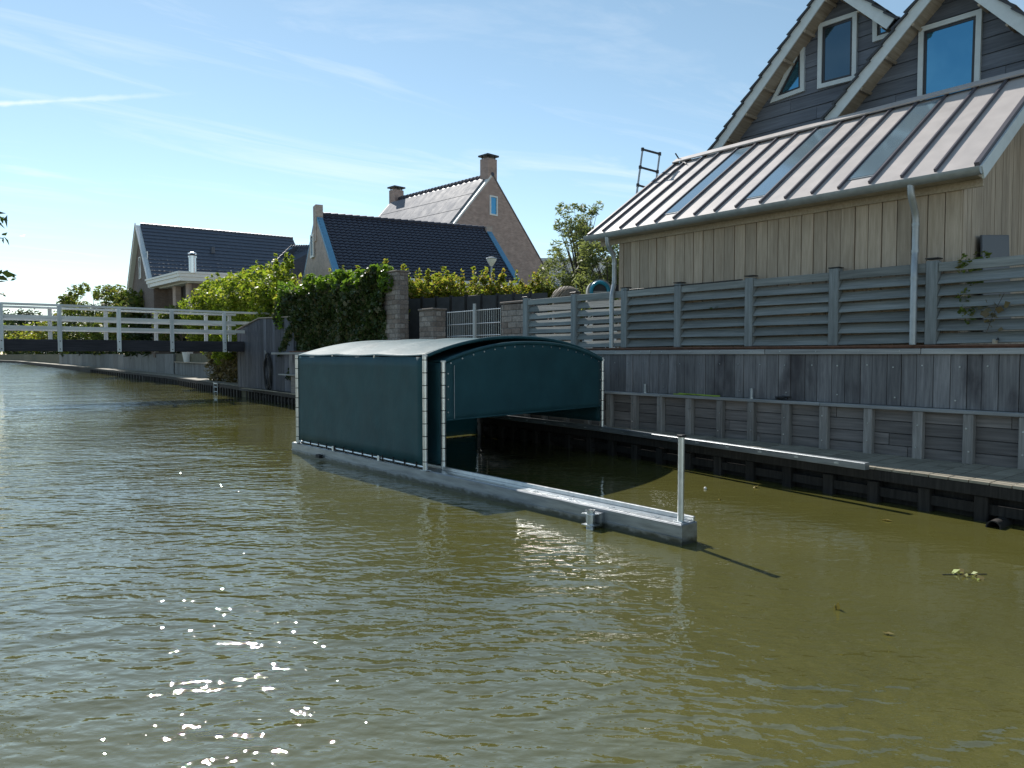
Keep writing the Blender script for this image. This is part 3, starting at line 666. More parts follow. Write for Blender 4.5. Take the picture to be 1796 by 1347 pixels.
# ------------------------------------------------------------------ footbridge
def footbridge():
    t = thing('footbridge', 'white railed timber footbridge crossing the canal at the left', 'footbridge', (5, 33, 2))
    YN, YF = 31.9, 34.3
    tops = [(0, 530), (103, 533.5), (207, 538), (300, 542), (392, 546), (487, 549)]
    tp = [ony(a, b, YN) for a, b in tops]; k = (tp[1]-tp[0]); k2 = tp[0]-k; k2.z -= .02; k3 = k2-k; k3.z -= .07; k4 = k3-k; k4.z -= .12
    tp = [k4, k3, k2]+tp
    beam_z0, beam_z1 = 2.03, 2.47
    MB().box((-2.8, YN-.02, beam_z0), (10.97, YN+.12, beam_z1)).build('edge_beam', 'bridge_beam', t, bevel=.01); MB().box((-2.8, YF-.12, beam_z0), (10.97, YF+.02, beam_z1)).build('edge_beam', 'bridge_beam', t, bevel=.01)
    x = -2.7
    while x < 10.9: box('deck_plank', 'quay_board', t, (x, YN+.121, beam_z1-.1), (x+.19, YF-.121, beam_z1-.04), .004); x += .2
    for Y, dz in ((YN, 0), (YF, .02)):
        q = [Vector((p.x, Y, p.z+dz)) for p in tp]
        if Y == YF: q[-1] = q[-2].lerp(q[-1], .55)
        for a, b in zip(q, q[1:]):
            beam('handrail', 'bridge_paint', t, a-Vector((0, 0, .04)), b-Vector((0, 0, .04)), .16, .085, bevel=.01)
            for f in (.36, .66):
                za = a.z-f*(a.z-beam_z1)*1.0-.02; zb = b.z-f*(b.z-beam_z1)-.02
                beam('rail', 'bridge_paint', t, (a.x, Y, za), (b.x, Y, zb), .055, .13, bevel=.006)
        s = -1 if Y == YN else 1
        for p in q[:-1]+([q[-1]-Vector((.25, 0, 0))]):
            po = box('post', 'bridge_post_paint', t, (p.x-.07, Y+s*.03, beam_z0-.02 if p.x < 10.6 else 2.0), (p.x+.07, Y+s*.14, p.z-.085), .008)
            if s == -1 and p.x < 10.6:
                for z in (beam_z0+.08, beam_z1-.06): MB().tube([(p.x, Y-.14, z), (p.x, Y-.155, z)], .022, 6).build('bolt', 'cap_black', po)
footbridge()

def abutment():
    X = 11.0
    ya, yb = onx(515, 600, X).y, onx(416, 600, X).y; yk = onx(456, 557, X).y; zk = onx(456, 557, X).z; ze = onx(415, 578, X).z; z5 = onx(500, 556, X).z
    t = thing('timber_clad_abutment', 'dark timber clad bridge abutment with a sloping top beside the ivy wall', 'abutment', (X+.6, 29, .46))
    f = lambda y: z5+(zk-z5)*(y-ya)/(yk-ya) if y < yk else zk+(ze-zk)*(y-yk)/(yb-yk)
    MB().prism([(X+.05, ya, .3), (X+.05, yb, .3), (X+.05, yb, f(yb)-.05), (X+.05, yk, zk-.05), (X+.05, ya, z5-.05)], (1.6, 0, 0)).build('core', 'dark_wall', t)
    y = ya; r = random.Random(4)
    while y < yb-.01:
        w = min(.31, yb-y); x = X+r.uniform(-.012, .012)
        MB().prism([(x, y+.005, .47), (x, y+w-.005, .47), (x, y+w-.005, f(y+w)-.04), (x, y+.005, f(y)-.04)], (.05, 0, 0)).build('plank', 'clad_dark', t, bevel=.005); y += w
    x = X
    while x < X+1.5: box('plank', 'clad_dark', t, (x+.06, ya-.03+r.uniform(0, .01), .47), (x+.34, ya-.002, z5-.04), .005); x += .29
    for a, b in (((ya-.05, z5), (yk, zk)), ((yk, zk), (yb+.05, f(yb)))):
        MB().hexa([(X-.06, a[0], a[1]-.038), (X+1.7, a[0], a[1]-.038), (X+1.7, b[0], b[1]-.038), (X-.06, b[0], b[1]-.038), (X-.06, a[0], a[1]), (X+1.7, a[0], a[1]), (X+1.7, b[0], b[1]), (X-.06, b[0], b[1])]).build('coping', 'soffit_wood', t)
    # hose hanging on it
    c = onx(470, 640, X-.06); h = thing('garden_hose', 'black hose coiled on a hook on the timber clad abutment', 'hose', (X-.06, c.y, 1.4))
    path = []
    for k in range(180):
        a = 2*math.pi*k/30; rr = 1+.10*math.sin(k*.37)-.12*(k/180); path.append((X-.07-.03*(k/180)-.02*math.sin(k*.9), c.y+.36*rr*math.sin(a)*(1-.45*max(0, math.cos(a))), c.z-.15+.62*rr*math.cos(a)*(1 if math.cos(a) > 0 else 1.35+.12*math.sin(k*.21))))
    path += [(X-.1, c.y-.3, c.z-.5), (X-.12, c.y-.42, c.z-.95), (X-.2, c.y-.5, .49)]; tube('coil', 'black_rubber', h, path, .026, 6); tube('hook', 'galv', h, [(X, c.y, c.z+.48), (X-.16, c.y, c.z+.48), (X-.17, c.y, c.z+.58)], .018, 8)
abutment()

# ------------------------------------------------------------------ masonry, ivy and mesh fence behind the shelter
def masonry(name, label, cat, xa, pxs, top, zb=GZ, bh=.145, bl=.32):
    """wall stub: canal face from px0 (far) to px1 (near corner), end face to px2"""
    p0, p1, p2 = pxs; y1 = onx(p1, 560, xa).y; y0 = onx(p0, 560, xa).y; x1 = ony(p2, 560, y1).x; zt = onx(p1, top, xa).z
    t = thing(name, label, cat, ((xa+x1)/2, (y0+y1)/2, zb)); r = random.Random(int(p0))
    box('mortar_core', 'mortar', t, (xa+.012, y1+.012, zb), (x1-.012, y0-.012, zt-.02), 0)
    z = zb; k = 0
    while z < zt-.03:
        h = min(bh, zt-z); off = (k % 2)*.5*bl
        y = y1-off
        while y < y0-.01:
            a, b = max(y, y1), min(y+bl, y0)
            if b-a > .03: box('brick', r.choice(['stone_brick_a', 'stone_brick_a', 'stone_brick_b']), t, (xa+r.uniform(-.008, .006), a+.007, z+.007), (xa+.1, b-.007, z+h-.007), .008)
            y += bl
        x = xa+.1-off*.6
        while x < x1-.01:
            a, b = max(x, xa+.1), min(x+bl*.8, x1)
            if b-a > .03: box('brick', r.choice(['stone_brick_a', 'stone_brick_b', 'stone_brick_b']), t, (a+.007, y1+r.uniform(-.008, .006), z+.007), (b-.007, y1+.1, z+h-.007), .008)
            x += bl*.8
        z += h; k += 1
    box('coping', 'stone_brick_b', t, (xa-.03, y1-.03, zt), (x1+.03, y0+.03, zt+.05), .01); return t
masonry('brick_pillar', 'tall weathered brick pillar at the end of the ivy covered wall', 'pillar', 11.2, (674, 697, 717), 476)
masonry('brick_wall_stub', 'low brick stub wall just right of the tall brick pillar', 'wall', 11.2, (735, 760, 782), 543)
masonry('brick_wall_stub', 'low brick stub wall where the louvre fence begins', 'wall', 11.2, (879, 920, 938), 530)
masonry('brick_gate_post', 'square brick gate post standing behind the wire mesh gate', 'gate post', 14.2, (815, 836, 850), 520)

def mesh_fence(label, pa, pb, X, ztop, zbot, group):
    ya, yb = onx(pa, 560, X).y, onx(pb, 560, X).y; t = thing('mesh_fence', label, 'mesh fence', (X, (ya+yb)/2, zbot), group)
    n = max(4, int(abs(ya-yb)/.09))
    for k in range(n+1): y = ya+(yb-ya)*k/n; tube('wire', 'galv', t, [(X, y, zbot), (X, y, ztop)], .0045, 4)
    for z in (zbot+.12, (zbot*2+ztop)/3+.06, (zbot+2*ztop)/3, ztop-.03): tube('rail', 'alu', t, [(X-.012, ya, z), (X-.012, yb, z)], .011, 6)
    tube('post', 'zinc', t, [(X-.03, ya+(yb-ya)*.55, zbot), (X-.03, ya+(yb-ya)*.55, ztop+.15)], .045, 10)
mesh_fence('galvanised wire mesh gate between the two low brick stub walls', 785, 878, 11.45, onx(830, 543, 11.45).z, GZ, 'wire mesh panels')
def dark_fence():
    a, b = atd(716, 560, 24.5), atd(960, 560, 22); a.z = b.z = GZ; t = thing('dark_panel_fence', 'dark grey panel fence in shade behind the brick stubs, below the yellow hedge', 'fence', (a+b)/2); n = 9
    for k in range(n):
        p, q = a.lerp(b, k/n), a.lerp(b, (k+1)/n); zt = 3.78
        MB().beam(p+Vector((0, 0, (zt-GZ)/2)), q+Vector((0, 0, (zt-GZ)/2))-(q-p)*.01, .05, zt-GZ).build('panel', 'dark_wall', t); MB().beam(p, p+Vector((0, 0, zt-GZ+.05)), .09, .09, (1, 0, 0)).build('post', 'cap_black', t)
dark_fence()

def ivy_wall():
    X = 11.15; ya, yb = onx(674, 560, X).y, onx(498, 560, X).y
    t = thing('ivy_covered_wall', 'high garden wall smothered in dark ivy with bright shoots along its top', 'wall', (X, (ya+yb)/2, GZ))
    box('wall', 'stone_brick_b', t, (X+.12, ya, .5), (X+.4, yb-.35, 4.3), 0)
    r = np.random.default_rng(2); n = 20000; y = r.uniform(ya-.05, yb+.45, n); zt = 4.35+.20*np.sin(y*1.3)+.12*np.sin(y*3.7+1)
    z = .9+(zt-.9)*r.uniform(0, 1, n)**.85; x = X+.02+.16*np.sin(y*2.1+z*1.7)*np.sin(z*2.3+y)-.07*r.uniform(0, 1, n)-.22*(z > 3.2)*r.uniform(0, 1, n)*(.6+.4*np.sin(y*2.9))
    leaves('ivy', 'leaf_ivy', t, np.c_[x, y, z], .135, 5, up=.2, aspect=.85)
    c, rd = lumpy((X+.2, ya-.35), (X+.2, yb+.3), .4, 4.1, 4.6, 56, .24, 8); leaves('ivy_shoots', 'leaf_ivy_top', t, blobs(c, rd, 8000, 9), .12, 6, up=.6, aspect=.7)
    r2 = np.random.default_rng(12); m = 420; y = yb-r2.uniform(0, .4, m); leaves('hanging_shoots', 'leaf_ivy_top', t, np.c_[X-.15+r2.normal(0, .1, m), y, 2.9+r2.uniform(0, 1.8, m)**1.0], .12, 13, aspect=.7)
ivy_wall()

# ------------------------------------------------------------------ planting
def shrub(name, label, cat, a, b, w, z0, z1, nl, rr, n, size, mat, seed, group=None, spikes=0, stem=True, low=None):
    a = (a[0], a[1], z0); b = (b[0], b[1], z0); base = (Vector(a)+Vector(b))/2; t = thing(name, label, cat, base, group)
    c, rd = lumpy(a, b, w, (low or z0)+rr*.6, z1-rr*.8, nl, rr, seed); pts = blobs(c, rd, n, seed+1)
    if spikes:
        r = np.random.default_rng(seed+3); k = r.uniform(0, 1, spikes); A, B = np.array(a[:2]), np.array(b[:2])
        for q in k:
            m = 34; hh = r.uniform(.25, .75); zz = z1-.35+hh*1.1*r.uniform(0, 1, m); xy = A+(B-A)*q+r.normal(0, .05, (m, 2))*(1.3-(zz-z1+.35)[:, None]/(hh*1.2)); pts = np.r_[pts, np.c_[xy, zz]]
    leaves('foliage', mat, t, pts, size, seed+2, up=.5)
    if stem:
        r = random.Random(seed)
        for k in range(max(2, nl//6)):
            q = Vector(a).lerp(Vector(b), r.random()); q.z = z0-.05; e = q+Vector((r.uniform(-.3, .3), r.uniform(-.3, .3), (z1-z0)*.75)); MB().tube([q, q.lerp(e, .5)+Vector((r.uniform(-.1, .1), r.uniform(-.1, .1), 0)), e], [.05, .035, .012], 6).build('stem', 'bark', t)
    return t
g_ = lambda px, d: tuple(atd(px, 560, d))
shrub('hedge', 'yellow green shrub hedge with upright tips in front of the black tiled house', 'hedge', g_(705, 25.5), g_(965, 27), .6, GZ, 4.6, 130, .42, 26000, .12, 'leaf_yellow', 31, spikes=70, low=3.2)
shrub('hedge', 'bright green leafy hedge behind the bridge end and the ivy wall', 'hedge', g_(350, 44), g_(520, 31), .8, GZ, 6.0, 130, .6, 28000, .18, 'leaf_hedge', 41, spikes=26)
shrub('hedge', 'sunlit green bushes rising behind the top of the ivy wall', 'hedge', g_(505, 30), g_(690, 24.5), .45, GZ, 4.75, 60, .42, 8000, .14, 'leaf_yellow', 51, spikes=20)
shrub('bush', 'dense dark bush in shade under the bridge beside the timber abutment', 'bush', (12.6, 33.6), (12.9, 41), .35, .45, 2.5, 34, .55, 6500, .17, 'leaf_dry', 61)
shrub('bush', 'green shrub hanging over the canal edge beneath the bridge deck', 'bush', (12.2, 37.5), (12.5, 40), .25, 1.4, 2.75, 9, .35, 1300, .16, 'leaf_hedge', 71, stem=False)

def tree(name, label, cat, base, h, lumps, n, size, mat, seed, trunk=.12, limb=8, group=None, aspect=.45, droop=0., shell=.3):
    base = Vector(base); t = thing(name, label, cat, base, group); c = np.array([l[:3] for l in lumps])+np.array(base); rd = np.array([l[3] for l in lumps])
    m = MB(); top = base+Vector((0, 0, h)); m.tube([base-Vector((0, 0, .1)), base+Vector((.03, .02, h*.35)), base+Vector((-.04, .03, h*.7)), top], [trunk, trunk*.75, trunk*.45, trunk*.1], 8)
    for p in c:
        s = base+Vector((0, 0, max(.25, (p[2]-base.z)*.45))); e = Vector(p); m.tube([s, s.lerp(e, .5)+Vector((0, 0, .12)), e], [trunk*.35, trunk*.22, trunk*.06], 6)
    m.build('trunk', 'bark', t)
    leaves('crown', mat, t, blobs(c, rd, n, seed, shell), size, seed+1, up=.4, aspect=aspect, droop=droop); return t
r = random.Random(77)
def crown(k, rx, z0, z1, rr, seed, taper=0.):
    q = random.Random(seed); out = []
    for _ in range(k):
        f = q.random(); z = z0+(z1-z0)*f; w = rx*(1-taper*f); a = q.uniform(0, 6.283); d = w*math.sqrt(q.random()); out.append((d*math.cos(a), d*math.sin(a), z, rr*q.uniform(.6, 1.3)*(1-taper*.5*f)))
    return out
b0 = atd(1018, 560, 26); b0.z = GZ
tree('olive_tree', 'loose grey green young tree left of the timber annex', 'tree', b0, 4.6, crown(120, 2.0, 1.5, 5.2, .30, 5, .68), 9500, .13, 'leaf_olive', 15, .07, aspect=.28)
b0 = atd(1066, 560, 24); b0.z = GZ
tree('olive_tree', 'bushy olive green shrub tree touching the annex corner', 'tree', b0, 2.9, crown(46, 1.3, 1.2, 3.7, .36, 6, .35), 6500, .13, 'leaf_olive', 16, .06, aspect=.28)
for i, (px, d, top, w, lab, mt) in enumerate([(165, 86, 489, 6.0, 'spreading green tree behind the bridge, leftmost of the two garden trees', 'leaf_bush'), (250, 64, 505, 2.9, 'leafy garden tree in front of the far left house', 'leaf_bush')]):
    b0 = atd(px, 560, d); b0.z = GZ; ht = 1.9+(622-top)*d/F-GZ
    tree('garden_tree', lab, 'tree', b0, ht*.8, crown(64, w, .9, ht-.9, 1.0, 80+i, .25), 13000, .34, mt, 90+i, .1, group='garden trees beyond the bridge')
b0 = atd(318, 560, 52); b0.z = GZ
tree('garden_tree', 'small dark bush under the white cornice of the flat roofed extension', 'tree', b0, 3.0, crown(22, 1.6, .6, 3.3, .6, 95, .2), 3000, .23, 'leaf_bush', 97, .08, group='garden trees beyond the bridge')
for i, (px, d, top, w, lab) in enumerate([(6, 290, 545, 9, 'hazy tree on the horizon at the extreme left'), (38, 265, 541, 10, 'largest rounded tree on the far horizon'), (62, 280, 551, 8, 'small tree on the horizon right of the rounded tree'), (80, 250, 546, 8, 'horizon tree nearest the first bridge post'), (-25, 290, 543, 9, 'far tree just outside the left edge of the picture')]):
    b0 = atd(px, 600, d); b0.z = GZ; ht = 1.9+(622-top)*d/F-GZ
    tree('distant_tree', lab, 'tree', b0, ht*.8, crown(18, w*.75, 3, ht-2.4, 3.2, 110+i, .3), 1800, 1.2, 'leaf_far', 120+i, .4, group='trees on the far horizon')
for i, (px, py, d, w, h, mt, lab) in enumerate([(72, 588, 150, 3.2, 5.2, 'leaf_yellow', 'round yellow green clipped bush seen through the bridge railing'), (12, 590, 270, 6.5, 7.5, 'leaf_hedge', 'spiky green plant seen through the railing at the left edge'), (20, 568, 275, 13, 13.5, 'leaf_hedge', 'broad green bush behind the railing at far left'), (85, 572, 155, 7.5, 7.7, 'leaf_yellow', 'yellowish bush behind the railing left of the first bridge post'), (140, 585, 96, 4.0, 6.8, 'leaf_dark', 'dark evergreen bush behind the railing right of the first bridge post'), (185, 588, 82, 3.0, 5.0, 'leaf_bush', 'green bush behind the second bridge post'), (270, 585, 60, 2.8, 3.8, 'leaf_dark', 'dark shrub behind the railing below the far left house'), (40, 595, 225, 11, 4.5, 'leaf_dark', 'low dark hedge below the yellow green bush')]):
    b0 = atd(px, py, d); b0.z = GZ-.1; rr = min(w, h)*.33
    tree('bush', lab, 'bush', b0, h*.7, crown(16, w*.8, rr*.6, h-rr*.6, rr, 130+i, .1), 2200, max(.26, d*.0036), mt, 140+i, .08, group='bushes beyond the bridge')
# tree on the near bank, reaching into the picture at the left edge
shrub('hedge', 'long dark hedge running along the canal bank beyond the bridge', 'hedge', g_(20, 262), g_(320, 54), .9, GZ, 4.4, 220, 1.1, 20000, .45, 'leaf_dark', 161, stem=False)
def near_tree():
    base = Vector((-3.7, 10.4, .55)); t = thing('overhanging_tree', 'dark leafy branches of a tree hanging in at the left edge', 'tree', base)
    m = MB(); m.tube([base, base+Vector((.1, -.1, 1.6)), base+Vector((.3, -.1, 3.4)), base+Vector((.4, .2, 6))], [.17, .14, .1, .03], 10); pts = []; r = np.random.default_rng(3)
    tips = [atd(6, 418, 9.6), atd(2, 392, 9.8), atd(12, 488, 9.3), atd(0, 512, 9.5)]+[Vector((-3.4+q.x*2.6, 10+q.y*2.2, 3.6+q.z*1.7)) for q in [Vector(r.uniform(-1, .95, 3)) for _ in range(46)]]
    for i, e in enumerate(tips):
        s = base+Vector((.2, 0, 2.2+.5*(i % 4))); mid = s.lerp(e, .55)+Vector((0, 0, .25)); m.tube([s, mid, e], [.05, .03, .006], 6)
        n = 40 if i < 4 else 60; k = r.uniform(.45 if i > 3 else .80, 1.0, n); P = np.array([list(mid.lerp(e, f)) for f in k]); sp = .32 if i > 3 else .10; P += r.normal(0, sp, P.shape)*np.array([1, 1, .7]); pts.append(P)
        if i < 4:
            Q = np.array([list(s.lerp(mid, f)) for f in r.uniform(.3, 1, 110)]+[list(mid.lerp(e, f)) for f in r.uniform(0, .8, 90)]); pts.append(Q+r.normal(0, .2, Q.shape))
    m.build('trunk', 'bark', t); P = np.concatenate(pts)
    leaves('crown', 'leaf_dark', t, P, .13, 4, up=.5, aspect=.36, droop=.5)
near_tree()

# ------------------------------------------------------------------ background houses
def perp_eave(B, a, px, py):
    """where the sight line meets the upright plane through B across the ridge"""
    d = ray(px, py); k = (B-C0).dot(a)/d.dot(a); return C0+d*k
def tile_field(name, mat, par, R0, R1, E0, E1, nc, nr, amp=.03, step=.03, seg=4):
    R0, R1, E0, E1 = map(Vector, (R0, R1, E0, E1)); n = (R1-R0).cross(E0-R0).normalized()
    if n.z < 0: n = -n
    V = []; Fc = []; cols = nc*seg+1
    for j in range(nr):
        for e, hh in ((0, 0.), (1, step)):
            v = (j+e*1.04)/nr
            for i in range(cols):
                u = i/(cols-1); p = R0.lerp(R1, u).lerp(E0.lerp(E1, u), v); ph = 2*math.pi*(i/seg); V.append(p+n*(.01+hh+amp*(.5+.5*math.sin(ph))))
        b = j*2*cols
        Fc += [(b+i, b+i+1, b+cols+i+1, b+cols+i) for i in range(cols-1)]
        if j < nr-1: Fc += [(b+cols+i, b+cols+i+1, b+2*cols+i+1, b+2*cols+i) for i in range(cols-1)]
    o = MB().add(V, Fc).build(name, mat, par, smooth=False); o['kind'] = 'stuff'; return o
def gabled(name, label, ridge, zr, eave, brickm, tilem, near_end, nc, nr, opts):
    A, B = onz(*ridge[0], zr), onz(*ridge[1], zr); a = (B-A).normalized(); E = A if near_end == 0 else B
    Q = perp_eave(E, a, *eave); n = (Q-E); ze = Q.z; n.z = 0; w = n.length; n.normalize()
    c = (A+B)/2; c.z = GZ; t = thing(name, label, 'house', c); up = Vector((0, 0, 1)); h = zr-ze
    def pt(E, s, z): return Vector((E.x, E.y, 0))+n*s+up*z
    def wallpoly(E, th):
        return MB().prism([pt(E, -w, GZ-.3), pt(E, w, GZ-.3), pt(E, w, ze-.02), pt(E, 0, zr-.06), pt(E, -w, ze-.02)], a*th)
    wallpoly(A, .28).build('gable_wall', brickm, t); wallpoly(B, -.28).build('gable_wall', brickm, t)
    MB().prism([pt(A, w-.3, GZ-.3), pt(A, w-.02, GZ-.3), pt(A, w-.02, ze-.05), pt(A, w-.3, ze-.05)], (B-A)*.999).build('side_wall', brickm, t)
    MB().prism([pt(A, -w+.3, GZ-.3), pt(A, -w+.02, GZ-.3), pt(A, -w+.02, ze-.05), pt(A, -w+.3, ze-.05)], (B-A)*.999).build('side_wall', brickm, t)
    for s in (1, -1):
        MB().hexa([pt(A, 0, zr-.02), pt(B, 0, zr-.02), pt(B, s*(w+.25), ze-.02-h*.25/w), pt(A, s*(w+.25), ze-.02-h*.25/w), pt(A, 0, zr), pt(B, 0, zr), pt(B, s*(w+.25), ze-h*.25/w), pt(A, s*(w+.25), ze-h*.25/w)]).build('roof_slope', tilem, t)
        tile_field('roof_tiles', tilem, t, pt(A, s*.02, zr), pt(B, s*.02, zr), pt(A, s*(w+.25), ze-h*.25/w), pt(B, s*(w+.25), ze-h*.25/w), nc, nr, opts.get('amp', .03), opts.get('step', .03), opts.get('seg', 4))
    m = MB(); k = int((B-A).length/.33)
    for i in range(k): p, q = A.lerp(B, i/k), A.lerp(B, (i+1.06)/k); m.tube([p+up*.03, q+up*.05], [.11, .13], 8)
    m.build('ridge_tiles', tilem, t)['kind'] = 'stuff'
    return t, A, B, a, n, w, ze, pt
def chimney(t, P, a, n, sx, sy, h, brickm, cap=True, below=1.2):
    c = MB().hexa([P-a*sx-n*sy-Vector((0, 0, below)), P+a*sx-n*sy-Vector((0, 0, below)), P+a*sx+n*sy-Vector((0, 0, below)), P-a*sx+n*sy-Vector((0, 0, below)), P-a*sx-n*sy+Vector((0, 0, h)), P+a*sx-n*sy+Vector((0, 0, h)), P+a*sx+n*sy+Vector((0, 0, h)), P-a*sx+n*sy+Vector((0, 0, h))]).build('chimney', brickm, t)
    if cap:
        for sa in (-1, 1):
            for sn in (-1, 1): q = P+a*sx*.75*sa+n*sy*.75*sn; MB().tube([q+Vector((0, 0, h)), q+Vector((0, 0, h+.14))], .04, 6).build('cap_leg', 'cap_black', c)
        Q = P+Vector((0, 0, h+.14)); k = 1.25
        MB().hexa([Q-a*sx*k-n*sy*k, Q+a*sx*k-n*sy*k, Q+a*sx*k+n*sy*k, Q-a*sx*k+n*sy*k]+[v+Vector((0, 0, .09)) for v in (Q-a*sx*k-n*sy*k, Q+a*sx*k-n*sy*k, Q+a*sx*k+n*sy*k, Q-a*sx*k+n*sy*k)]).build('cap_slab', 'cap_black', c)
def wall_window(t, c, a, n, w, h, out, glass='window_dark'):
    """window centred at c, a across, out = outward normal"""
    up = Vector((0, 0, 1)); m = MB()
    for s0, s1, z0, z1 in ((-w/2, w/2, -h/2, -h/2+.09), (-w/2, w/2, h/2-.09, h/2), (-w/2, -w/2+.09, -h/2+.09, h/2-.09), (w/2-.09, w/2, -h/2+.09, h/2-.09)):
        m.prism([c+a*s0+up*z0, c+a*s1+up*z0, c+a*s1+up*z1, c+a*s0+up*z1], out*.07)
    f = m.build('window', 'white_paint', t); MB().prism([c+a*(-w/2+.09)+up*(-h/2+.09), c+a*(w/2-.09)+up*(-h/2+.09), c+a*(w/2-.09)+up*(h/2-.09), c+a*(-w/2+.09)+up*(h/2-.09)], out*.025).build('pane', glass, f)
def verge(t, pt, E, a, w, zr, ze, mat, th, side, lift=.10, over=.25):
    h = zr-ze; d0, d1 = Vector((0, 0, lift)), Vector((0, 0, -.06)); e = pt(E, side*(w+over), ze-h*over/w); r0 = pt(E, 0, zr)
    MB().prism([r0+d1, e+d1, e+d0, r0+d0], a*th).build('verge_board', mat, t)
def low_house():
    t, A, B, a, n, w, ze, pt = gabled('brick_house', 'low brick house with black pantile roof and blue edged gables', ((553, 377), (858, 403)), 8.2, (909, 490), 'brick_tan', 'tile_black', 1, 36, 20, dict(amp=.045, step=.035))
    zr = 8.2
    for s in (1, -1): verge(t, pt, A, a, w, zr, ze, 'blue_board', .26, s, .12); verge(t, pt, B, a, w, zr, ze, 'blue_board', -.26, s, .12)
    chimney(t, pt(A, 0, zr)+a*.12, a, n, .16, .30, .42, 'brick_tan', False); chimney(t, pt(B, 0, zr)-a*.12, a, n, .16, .3, .12, 'brick_tan', False)
    q = perp_eave(A, a, 550, 432); wall_window(t, q-a*.03, n, a, .62, 1.05, -a, 'window_glass')
    h = zr-ze
    e0, e1 = pt(A, w+.3, ze-h*.25/w-.08), pt(B, w+.3, ze-h*.25/w-.08); MB().beam(e0, e1, .14, .14).build('gutter', 'white_paint', t); MB().beam(e0-n*.2-Vector((0, 0, .12)), e1-n*.2-Vector((0, 0, .12)), .3, .22).build('fascia', 'white_paint', t)
    s = .1
    L = (B-A).length; k = 7
    for i in range(k): c = pt(A, w-.02, ze-1.35)+a*(L*(i+.5)/k); wall_window(t, c, a, n, 1.0, 1.3, n)
low_house()
def tall_house():
    zr = 12.4
    t, A, B, a, n, w, ze, pt = gabled('brick_house', 'tall brick gabled house with solar panels and two chimneys', ((690, 352), (864, 307)), zr, (963, 482), 'brick_brown', 'tile_black', 1, 20, 14, dict(amp=.03))
    # n points to the far (right) side; the panels lie on the other slope
    for s in (1, -1): verge(t, pt, B, a, w, zr, ze, 'white_paint' if s == -1 else 'brick_dark', -.22, s, .12); verge(t, pt, A, a, w, zr, ze, 'white_paint', .22, s, .12)
    chimney(t, pt(B, 0, zr)-a*.35, a, n, .34, .36, .95, 'brick_brown'); chimney(t, pt(A, 0, zr)+a*.35, a, n, .34, .36, .62, 'brick_brown')
    c = perp_eave(B, a, 865, 361); wall_window(t, c+a*.0, n, a, .62, 1.15, a, 'window_glass')
    c = perp_eave(B, a, 856, 435); wall_window(t, c, n, a, .9, 1.3, a, 'window_dark')
    h = zr-ze; L = (B-A).length; d = (pt(A, -w, ze)-pt(A, 0, zr)).normalized(); nn = a.cross(d).normalized()
    if nn.z < 0: nn = -nn
    sl = math.hypot(w, h); nr, nc = 5, 9; ph = (sl-.55)/nr; pw = (L-.6)/nc
    for i in range(nr):
        for j in range(nc):
            o = pt(A, 0, zr)+a*(.3+j*pw+.006)+d*(.42+i*ph+.025)+nn*.12; p = [o, o+a*(pw-.012), o+a*(pw-.012)+d*(ph-.05), o+d*(ph-.05)]
            MB().prism(p, nn*.04).build('solar_panel', 'solar', t)
    MB().hexa([*(pt(A, 0, zr)+a*(.28 if k in (0, 3) else L-.28)+d*(.40 if k < 2 else sl-.1)+nn*.085 for k in range(4)), *(pt(A, 0, zr)+a*(.28 if k in (0, 3) else L-.28)+d*(.40 if k < 2 else sl-.1)+nn*.118 for k in range(4))]).build('panel_rack', 'alu', t)
tall_house()
def far_house():
    zr = 13.2
    t, A, B, a, n, w, ze, pt = gabled('brick_house', 'dark grey roofed house at far left behind the bridge', ((246, 394), (513, 418.5)), zr, (270, 498), 'brick_dark', 'tile_grey', 0, 30, 17, dict(amp=.012, step=.05))
    for s in (1, -1): verge(t, pt, A-a*.45, a, w, zr, ze, 'white_paint', .09, s, .1); verge(t, pt, A-a*.36, a, w, zr-.12, ze-.12, 'grey_paint', .38, s, .05)
    c = perp_eave(A, a, 258, 462); wall_window(t, c, n, a, 1.0, 1.9, -a, 'window_glass')
    c = perp_eave(A, a, 246, 470); wall_window(t, c, n, a, 1.0, 1.9, -a, 'window_dark')
    # roof vent
    s = pt(A, w*.42, zr-(zr-ze)*.42)+a*(B-A).length*.40; MB().beam(s, s+Vector((0, 0, .55)), .3, .3, (1, 0, 0)).build('roof_vent', 'tile_grey', t)
far_house()
